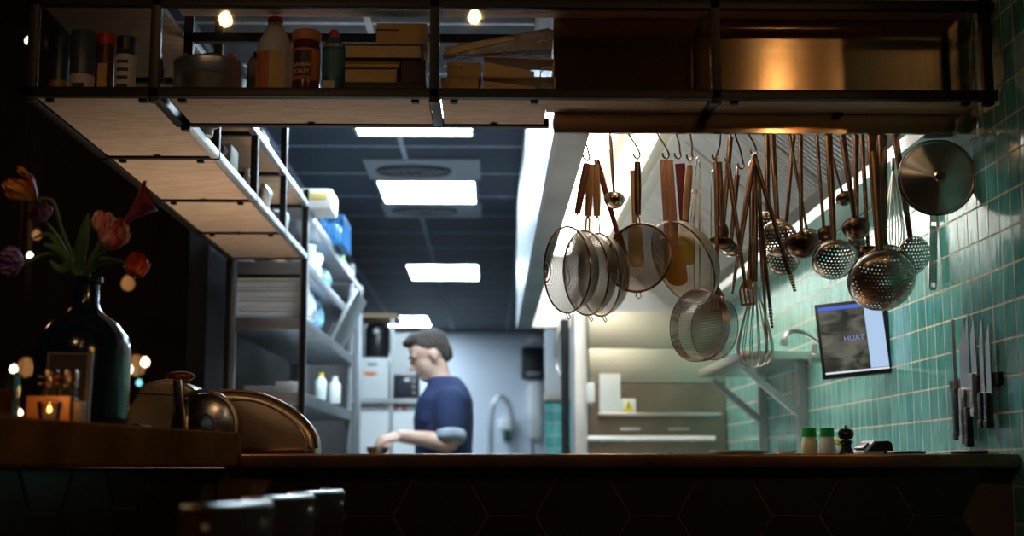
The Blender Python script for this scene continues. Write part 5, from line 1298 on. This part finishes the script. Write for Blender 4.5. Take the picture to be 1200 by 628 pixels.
M['p_orange_yellow'] = petal_mat('petal_yellow_red', (.90, .50, .08), (.80, .34, .05), (.35, .03, .03))
M['p_pink'] = petal_mat('petal_pink_cream', (.95, .72, .60), (.88, .34, .32), (.75, .12, .18))
M['p_orange'] = petal_mat('petal_orange', (.80, .22, .03), (.70, .13, .03), (.55, .06, .02))
M['p_purple'] = petal_mat('petal_purple', (.30, .16, .50), (.22, .10, .40), (.40, .28, .55))
M['p_dark'] = petal_mat('petal_burgundy', (.24, .02, .06), (.32, .04, .09), (.14, .01, .04))
M['p_mauve'] = petal_mat('petal_mauve', (.28, .08, .25), (.18, .05, .20), (.36, .16, .30))
def petal(mb, Rr, H, th, wid, open_=.55, ruff=.0, rnd=random, thick=.0007, r0=0):
    nu, nv = 9, 6; g = []
    ph = rnd.uniform(0, 6)
    for i in range(nu + 1):
        u = i / nu; rad = r0 + Rr * (math.sin(min(u * 1.9, pi / 2 + (u - .5) * open_ * 0 + 1.0)) ** .8) * (1 - (1 - open_) * max(0, u - .45) ** 1.3 * 1.6)
        wd = wid * (math.sin(pi * min(1, .12 + u * .82)) ** .75)
        for j in range(nv + 1):
            v = (j / nv - .5) * 2; a_ = th + v * wd; rr_ = rad * (1 + .07 * v * v) + ruff * math.sin(v * 5 + u * 7 + ph) * u
            z = H * (u - .10 * v * v * u) + ruff * math.sin(v * 7 + ph) * u
            g.append((rr_ * math.cos(a_), rr_ * math.sin(a_), z))
    top = g; bot = [(x * (1 - thick / max(Rr, 1e-4)), y * (1 - thick / max(Rr, 1e-4)), z) for x, y, z in g]
    n = nv + 1; fs = []
    for i in range(nu):
        for j in range(nv):
            q = (i * n + j, i * n + j + 1, (i + 1) * n + j + 1, (i + 1) * n + j); fs.append(q); fs.append(tuple(k + len(g) for k in q[::-1]))
    mb.add(top + bot, fs)
def flower(name, lab, cat, px, py, Y, m, Rpx, Hpx, axis, kind='tulip', stempts=(), seed=1, ruff=0.0, open_=.55):
    rnd = random.Random(seed); c = V(px, py, Y); Rr = Rpx * Y / F; H = Hpx * Y / F; ax = Vector(axis).normalized()
    base = c - ax * H * .5
    o = thing(name, lab, cat, base)
    mtx = frame_from(ax, (0, 1, .1)).to_4x4()
    if kind == 'calla':
        mb = MB(); nu, nv = 16, 22; g = []
        for i in range(nu + 1):
            u = i / nu
            for j in range(nv + 1):
                a_ = -.35 + (2 * pi + .5) * j / nv; f = abs((j / nv) - .5) * 2
                flare = Rr * (.16 + .84 * u ** 1.7) * (1.0 - .35 * f)
                z = H * u * (1.0 - .30 * f ** 1.5) + (H * .20 * u ** 3 if f < .2 else 0) * (1 - f / .2)
                rr_ = flare + .0006 * j / nv
                g.append((rr_ * math.cos(a_ + .9), rr_ * math.sin(a_ + .9), z))
        n = nv + 1; mb.add(g, [(i * n + j, i * n + j + 1, (i + 1) * n + j + 1, (i + 1) * n + j) for i in range(nu) for j in range(nv)])
        pt = mb.build('spathe', m, o, ang=80); pt.matrix_local = mtx; sd = pt.modifiers.new('thickness', 'SOLIDIFY'); sd.thickness = .0009
        sp2 = MB().tube([(0, 0, H * .1), (0, 0, H * .55)], [.0025, .002], 8).build('spadix', 'yellow_band', o); sp2.matrix_local = mtx
    else:
        layers = {'tulip': ((3, 1.0, 1.0, .62), (3, .86, .97, .66)), 'double': ((5, 1.0, .85, .55), (5, .84, .95, .55), (5, .62, 1.0, .6), (4, .38, .95, .7)), 'ruffle': ((9, 1.0, .75, .30), (9, .8, .95, .32), (8, .55, 1.05, .34), (6, .3, 1.1, .4))}[kind]
        k0 = 0
        for n_, rs_, hs_, wd in layers:
            for k in range(n_):
                pm = MB(); petal(pm, Rr * rs_, H * hs_ * rnd.uniform(.93, 1.05), 2 * pi * k / n_ + k0, wd * 1.25, open_ + rnd.uniform(-.06, .06), ruff, rnd)
                pt = pm.build('petal', m, o, ang=80); pt.matrix_local = mtx
            k0 += .5
    pts = [Vector(base)] + [V(a_, b_, y_) for a_, b_, y_ in stempts]
    nk = Vector((VX + rnd.uniform(-.008, .008), VY + rnd.uniform(-.008, .008), LT + VH + .002)); pts += [nk, Vector((VX, VY, LT + VH * .80))]
    sm = MB().tube(catmull(pts, 7), .0036 if kind != 'calla' else .0055, 8)
    sm.v = [(x - base.x, y - base.y, z - base.z) for x, y, z in sm.v]; sm.build('stem', 'stem', o)
    return o, base
fo = flower('tulip', 'yellow and red parrot tulip, highest and leftmost of the bouquet', 'flower', 27, 220, 2.60, 'p_orange_yellow', 19, 42, (-.75, -.3, .62), 'tulip', ((62, 236, 2.6), (72, 268, 2.62), (84, 296, 2.64)), 3, .0045, .75)
flower('anemone', 'small mauve flower hidden behind the yellow and red tulip', 'flower', 48, 250, 2.68, 'p_mauve', 15, 22, (-.3, -.4, .7), 'ruffle', ((66, 275, 2.67), (80, 300, 2.66)), 4, .002, .9)
flower('carnation', 'purple frilled flower low at the left edge of the bouquet', 'flower', 16, 306, 2.62, 'p_purple', 17, 26, (-.85, -.45, -.05), 'ruffle', ((36, 305, 2.63), (58, 297, 2.64), (82, 306, 2.65)), 5, .003, .95)
flower('double_tulip', 'large pink and cream double tulip right of the stems', 'flower', 133, 276, 2.56, 'p_pink', 20, 40, (.35, -.55, .62), 'double', ((118, 298, 2.60), (106, 312, 2.64)), 6, .002, .7)
flower('double_tulip', 'smaller pink tulip behind the large pink and cream one', 'flower', 121, 262, 2.64, 'p_pink', 15, 28, (.1, -.3, .9), 'double', ((114, 290, 2.65), (104, 310, 2.65)), 9, .002, .7)
flower('tulip', 'orange tulip hanging lowest on the right of the bouquet', 'flower', 161, 313, 2.58, 'p_orange', 16, 29, (.15, -.75, .35), 'tulip', ((140, 306, 2.61), (120, 308, 2.63)), 7, .001, .85)
flower('calla_lily', 'burgundy calla lily reaching up to the right towards the shelf', 'flower', 163, 245, 2.60, 'p_dark', 21, 50, (.72, -.25, .60), 'calla', ((134, 262, 2.60), (120, 280, 2.62), (108, 305, 2.64)), 8)
def leaf(name, lab, pts, w_, m='leaf', group='leaves at the neck of the vase'):
    P = catmull([V(*p_) for p_ in pts], 6); mb = MB(); n = len(P); vs = []; fs = []
    for i, p_ in enumerate(P):
        u = i / (n - 1); t = (P[min(i + 1, n - 1)] - P[max(i - 1, 0)]).normalized(); s_ = t.cross(Vector((0.15, -1, 0.1))).normalized(); ww = w_ * math.sin(pi * min(1, .08 + u * .9)) ** .8
        vs += [p_ - s_ * ww, p_ + Vector((0, .25 * ww, 0)), p_ + s_ * ww]
    b0 = P[0].copy(); vs = [v - b0 for v in vs]
    for i in range(n - 1):
        for j in (0, 1): fs.append((i * 3 + j, i * 3 + j + 1, (i + 1) * 3 + j + 1, (i + 1) * 3 + j))
    mb.add(vs, fs); o = mb.build(name, m, ang=80, loc=b0); s2 = o.modifiers.new('thickness', 'SOLIDIFY'); s2.thickness = .0008
    return tag(o, lab, 'leaf', group)
leaf('tulip_leaf', 'broad upright leaf rising from the middle of the vase neck', ((95, 326, 2.655), (93, 305, 2.645), (98, 275, 2.63), (104, 250, 2.62)), .012)
leaf('tulip_leaf', 'leaf arching to the left above the vase neck', ((90, 326, 2.655), (80, 305, 2.64), (68, 292, 2.63), (50, 286, 2.62)), .009)
leaf('tulip_leaf', 'short pointed leaf left of the vase neck', ((92, 326, 2.65), (82, 312, 2.64), (70, 315, 2.62), (58, 305, 2.62)), .009)
leaf('tulip_leaf', 'leaf bending right beneath the pink tulip', ((99, 326, 2.65), (108, 308, 2.63), (125, 305, 2.62), (148, 308, 2.61)), .008)
leaf('tulip_leaf', 'narrow leaf curling beside the stem of the yellow tulip', ((88, 326, 2.66), (74, 300, 2.66), (58, 275, 2.67), (38, 280, 2.67)), .006)

# ---- candle, frame, glasses
M['candle_glow'] = mat('candle_flame', (1, .6, .2), .5, emit=(1.0, 0.45, 0.10), es=9)
FYY = 2.36
a, b = V(44, 490, FYY), V(100, 411, FYY)
M['amber_wood'] = mat('amber_wood', (0.55, 0.20, 0.05), 0.5, noise=.3, nscale=12)
M['frame_wood'] = mat('pale_frame_wood', (0.26, 0.17, 0.11), 0.5)
fr_ = thing('menu_frame', 'dark menu board in a thin pale frame leaning before the vase', 'menu board', (a.x, FYY + .03, LT), .0, rot=(math.radians(-5), 0, math.radians(4)))
w_, h_ = b.x - a.x, b.z - LT
MB().box((.003, .001, .003), (w_ - .008, .006, h_ - .003)).build('panel', get('menu_panel', (.018, .010, .008), .5), fr_)
f = MB(); f.box((0, -.002, 0), (.003, .010, h_)); f.box((w_ - .008, -.002, 0), (w_, .012, h_)); f.box((.003, -.002, h_ - .003), (w_ - .008, .010, h_)); f.box((.003, -.002, 0), (w_ - .008, .010, .004)); f.build('frame', 'frame_wood', fr_)
cr = thing('wooden_cruet_box', 'small amber wooden box with dark lettering before the menu frame', 'box', (V(36, 470, 2.30).x, 2.28, LT), 0)
w_ = V(86, 470, 2.3).x - V(36, 470, 2.3).x; h_ = V(60, 465, 2.3).z - LT
bx = MB(); bx.box((0, 0, 0), (w_, .004, h_)); bx.box((0, .044, 0), (w_, .048, h_)); bx.box((0, .004, 0), (.004, .044, h_)); bx.box((w_ - .004, .004, 0), (w_, .044, h_)); bx.box((.004, .004, 0), (w_ - .004, .044, .003)); bx.build('box', 'amber_wood', cr)
text_mesh('APPLE', .0150, 'ink', cr, (w_ * .58, -.0006, h_ * .55), (pi / 2, 0, 0))
MB().box((w_ * .42, -.0008, h_ * .84), (w_ * .75, 0, h_ * .88)).build('lettering_bar', 'ink', cr)
gr = tag(MB().box((0, 0, 0), (.018, .02, .034), .001).build('card_block', 'frame_wood'), 'small grey brown block right of the amber box', 'block'); gr.location = (V(87, 470, 2.3).x, 2.29, LT)
for px, lab in ((55, 'small glass shaker with studded lid, left one in the amber box'), (77, 'small glass shaker with studded lid, right one in the amber box')):
    p = V(px, 480, 2.3); o = thing('glass_shaker', lab, 'shaker', (p.x, 2.304, LT + .0035))
    ht = V(px, 433, 2.3).z - LT - .0035
    lath('body', [(0, 0), (.0145, 0), (.0150, ht * .6), (.0140, ht * .62), (0, ht * .62)], 'glass_clear', o); lath('filling', [(0, .002), (.013, .002), (.013, ht * .45), (0, ht * .45)], get('salt_pepper', (.30, .22, .15), .8), o)
    ld = MB().lathe([(.0145, ht * .62), (.0165, ht * .65), (.0165, ht * .95), (.014, ht), (0, ht)], 20)
    for k in range(12):
        for q in (.72, .86): ld.ball((.0165 * math.cos(k * pi / 6), .0165 * math.sin(k * pi / 6), ht * q), .0022, seg=6)
    ld.build('lid', 'copper', o)
p = V(56, 488, 2.17)
o = thing('tealight_holder', 'glass tealight with a small burning flame before the amber box', 'candle', (V(54, 488, 2.22).x, 2.235, LT))
lath('glass', [(0, 0), (.016, 0), (.020, .03), (.0185, .03), (.015, .003), (0, .003)], 'glass_clear', o); lath('wax', [(0, .0035), (.013, .0035), (.013, .012), (0, .012)], 'label_white', o)
MB().lathe([(0, .013), (.0030, .016), (.0026, .020), (0, .026)], 12).build('flame', 'candle_glow', o)
cl_ = bpy.data.lights.new('candle_light', 'POINT'); cl_.energy = .05; cl_.color = (1, .55, .2); cl_.shadow_soft_size = .01; co = bpy.data.objects.new('candle_light', cl_); COL.objects.link(co); co.parent = o; co.location = (0, 0, .045)
p = V(6, 487, 2.12)
o = thing('tumbler', 'glass tumbler with amber drink at the left edge of the picture', 'glass', (V(4, 487, 2.12).x, 2.12, LT))
ht = V(5, 438, 2.12).z - LT; r = 17 * 2.12 / F
lath('glass', [(0, 0), (r * .9, 0), (r, ht), (r * .93, ht), (r * .84, .006), (0, .006)], 'glass_clear', o); lath('drink', [(0, .007), (r * .83, .007), (r * .9, ht * .62), (0, ht * .62)], get('amber_drink', (.20, .07, .01), .1), o)
k = MB().box((0, 0, 0), (.022, .09, .012), .003).build('phone', 'black_plastic'); tag(k, 'small dark flat device lying right of the vase', 'device'); k.location = (V(155, 497, 2.8).x, 2.78, LT)

# ============================================================ SLICER
SY = 3.30
def sp(px, py): p_ = V(px, py, SY); return (p_.x, p_.z)
sx, sz = sp(225, 531)
sl_ = thing('meat_slicer', 'vintage cream and polished metal slicing machine behind the left counter', 'slicer', (sx, SY, CT))
M['enamel'] = mat('cream_enamel', (0.56, 0.46, 0.35), 0.28, .3, coat=.3)
M['polish'] = mat('polished_bronze_cover', (0.62, 0.50, 0.38), 0.34, 1.0, noise=.1, nscale=6, bump=.03)
XZ = Matrix(((1, 0, 0, -sx), (0, 0, -1, 0), (0, 1, 0, -CT), (0, 0, 0, 1)))
def outl(pts, n=4, closed=False): return [tuple(p_) for p_ in catmull([sp(*q) for q in pts], n)]
ho = outl([(152, 500), (160, 480), (170, 463), (173, 456), (185, 449), (205, 446), (222, 450), (236, 458), (243, 474), (246, 500), (247, 525)])
ho = ho + [(ho[-1][0], CT + .002), (ho[0][0] + .02, CT + .002)]
MB().prism(ho, -.075, .075, XZ, .012).build('housing', 'enamel', sl_)
seam = MB().tube([(sp(170, 463)[0] - sx, -.0765, sp(170, 463)[1] - CT), (sp(240, 466)[0] - sx, -.0765, sp(240, 466)[1] - CT)], .0012, 6); seam.build('seam', 'brown_dark', sl_)
a = V(206, 447, SY - .09); b = V(216, 528, SY - .09)
MB().box((-.009, -.005, -.085), (.009, .005, .085), .003, Matrix.Translation(((a.x + b.x) / 2 - sx, -.09, (a.z + b.z) / 2 - CT)) @ Matrix.Rotation(math.radians(-7), 4, 'Y')).build('slide_bar', 'black_plastic', sl_)
MB().box((-.001, -.007, -.085), (.004, .007, .085), .001, Matrix.Translation(((a.x + b.x) / 2 - sx + .008, -.09, (a.z + b.z) / 2 - CT)) @ Matrix.Rotation(math.radians(-7), 4, 'Y')).build('chrome_edge', 'steel', sl_)
pb_ = V(211, 441, SY - .05); bd = MB().ball((0, 0, 0), 1, (.033, .006, .0105), 28).build('badge', get('badge_red', (.16, .015, .01), .25), sl_, loc=(pb_.x - sx, -.05, pb_.z - CT))
MB().box((-.020, -.004, -.030), (.020, .004, -.006), .002).build('badge_foot', 'bronze', bd)
MB().ball((0, .002, 0), 1, (.0365, .005, .0125), 28).build('badge_rim', 'polish', bd)
text_mesh('Berkel', .0135, 'label_orange', bd, (.008, -.0066, 0), (pi / 2, 0, 0))
# blade
bc = V(243, 502, SY - .03); rb = 37 * SY / F
bm_ = MB().lathe([(0, .016), (rb * .35, .014), (rb * .4, .009), (rb * .8, .005), (rb * .97, .0), (rb, -.001), (rb * .9, -.004), (0, -.004)], 56); o = bm_.build('blade', 'utensil', sl_, ang=30); capframe(o, (bc.x - sx, -.085, bc.z - CT + .004), (-.1, -1, .05))
o = MB().lathe([(rb * 1.02, -.006), (rb * 1.12, -.004), (rb * 1.12, .008), (rb * 1.04, .010), (rb * 1.02, .006), (rb * 1.02, -.006)], 56, a0=math.radians(-80), a1=math.radians(120)).build('blade_guard', 'polish', sl_, ang=40); capframe(o, (bc.x - sx, -.085, bc.z - CT + .004), (-.1, -1, .05))
# big rounded cover
co_ = outl([(252, 462), (275, 460), (305, 463), (330, 472), (350, 484), (364, 498), (372, 512), (374, 526)]); co_ = co_ + [(co_[-1][0] - .001, CT + .002), (sp(262, 500)[0], CT + .002)]
MB().prism(co_, -.06, .06, XZ, .016).build('carriage_cover', 'polish', sl_)
inn = outl([(272, 470), (300, 471), (324, 479), (343, 491), (356, 504), (362, 518), (363, 531)])
MB().tube([(x - sx, -.0615, z - CT) for x, z in inn], .0022, 8).build('trim_line', 'polish', sl_)
MB().tube([(x - sx, -.052, z - CT + .001) for x, z in co_[:-2]], .0045, 10).build('edge_bead', 'bronze_dark', sl_)

# ============================================================ STOOLS
def stool(x, y, lab):
    o = thing('bar_stool', lab, 'bar stool', (x - .16, y, 0), 0, 'bar stools along the left counter')
    lath('seat', [(0, .74), (.17, .74), (.185, .755), (.18, .785), (.10, .79), (0, .785)], get('stool_leather', (.05, .016, .010), .4), o)
    zt = E - .046; z0 = .86; Rx, Ry = .05, .18; n = 24; vs = []; fs = []
    mb = MB()
    for i in range(n + 1):
        a_ = math.radians(-95 + 190 * i / n)
        for (dr, z) in ((0, z0), (0, zt), (-.007, zt), (-.007, z0)):
            fl = .012 * (z - z0) / (zt - z0)
            vs.append(((Rx + dr + fl) * math.cos(a_) + .11, (Ry + dr + fl) * math.sin(a_), z))
    for i in range(n):
        for k in range(4): fs.append((i * 4 + k, i * 4 + (k + 1) % 4, (i + 1) * 4 + (k + 1) % 4, (i + 1) * 4 + k))
    fs += [(0, 1, 2, 3), (n * 4, n * 4 + 1, n * 4 + 2, n * 4 + 3)]
    mb.add(vs, fs).build('backrest', 'stool_leather', o)
    MB().tube([((Rx + .006) * math.cos(a_) + .11, (Ry + .006) * math.sin(a_), zt + .002) for a_ in [math.radians(-95 + 190 * i / n) for i in range(n + 1)]], .0035, 8).build('rim', 'steel', o)
    for d_ in (-70, -10, 60):
        a_ = math.radians(d_); MB().ball(((Rx + .012) * math.cos(a_) + .11, (Ry + .012) * math.sin(a_), zt - .022), .0055, seg=10).build('stud', 'steel', o)
    for s1 in (-1, 1):
        MB().tube([(.10, s1 * .10, .79), (.13, s1 * .13, .88)], .010, 8).build('back_strut', 'black_steel', o)
        for s2 in (-1, 1): MB().tube([(s1 * .10, s2 * .10, .742), (s1 * .17, s2 * .17, 0)], [.013, .010], 8).build('leg', 'black_steel', o)
    MB().tube([(s1 * .152, s2 * .152, .2) for s1, s2 in ((1, 1), (1, -1), (-1, -1), (-1, 1))], .007, 8, closed=True).build('footrest', 'black_steel', o)
stool(-.29, 1.74, 'nearest bar stool back with a thick pale rim line')
stool(-.29, 2.17, 'middle bar stool back of the row of three')
stool(-.29, 2.62, 'farthest bar stool back, closest to the tiled bar front')

# ============================================================ LAMPS OF THE DINING ROOM
def pendant(P, r, m, lab, cat='lamp', group='small bulbs in the dark dining room'):
    o = thing('pendant_bulb', lab, cat, P, 0, group)
    MB().lathe([(0, -r), (r * .7, -r * .72), (r, 0), (r * .8, r * .65), (r * .4, r * 1.25), (0, r * 1.3)], 20).build('bulb', m, o)
    MB().lathe([(r * .42, r * 1.2), (r * .45, r * 1.9), (r * .2, r * 2.1), (0, r * 2.1)], 14).build('socket', 'black_plastic', o)
    MB().tube([(0, 0, r * 2.0), (0, 0, 3.9 - P[2])], .003, 6).build('cord', 'black_plastic', o)
for k, (x, z, lab) in enumerate(((-1.41, 3.45, 'leftmost ceiling bulb reflected in the cabinet glass'), (-.09, 3.47, 'second ceiling bulb reflected in the cabinet glass'), (1.55, 2.75, 'bulb reflected in the right part of the hood front'), (2.02, 2.75, 'rightmost bulb reflected in the hood front'))):
    pendant((x, -1.0, z), .030 if k < 2 else .05, 'bulb', lab)
for k, (px, py, Yb, r, m, lab) in enumerate(((33, 48, 7.2, .016, 'bulb_small', 'tiny bright bulb high at the left edge'), (35, 300, 7.4, .016, 'bulb_small', 'tiny bright bulb beside the purple flower'), (16, 433, 7.0, .020, 'bulb_small', 'small bright bulb above the tumbler'),
        (23, 484, 7.6, .017, 'bulb_small', 'small bright bulb low behind the tumbler'), (170, 425, 7.5, .024, 'bulb_small', 'round bright bulb right of the vase'), (151, 433, 7.2, .022, 'bulb_small', 'bright bulb partly hidden by the right side of the vase'),
        (163, 449, 7.8, .018, 'bulb_teal', 'small teal light right of the vase'), (160, 430, 7.9, .055, 'bulb_dim', 'dim amber lamp behind the round bright bulb'), (150, 333, 6.9, .035, 'bulb_dim', 'dim amber lamp beneath the orange tulip'),
        (43, 276, 7.1, .024, 'bulb_dim', 'dim amber lamp left of the stems'), (30, 432, 7.9, .05, 'bulb_dim', 'dim amber lamp behind the tumbler'))):
    pendant(tuple(V(px, py, Yb)), r, m, lab)
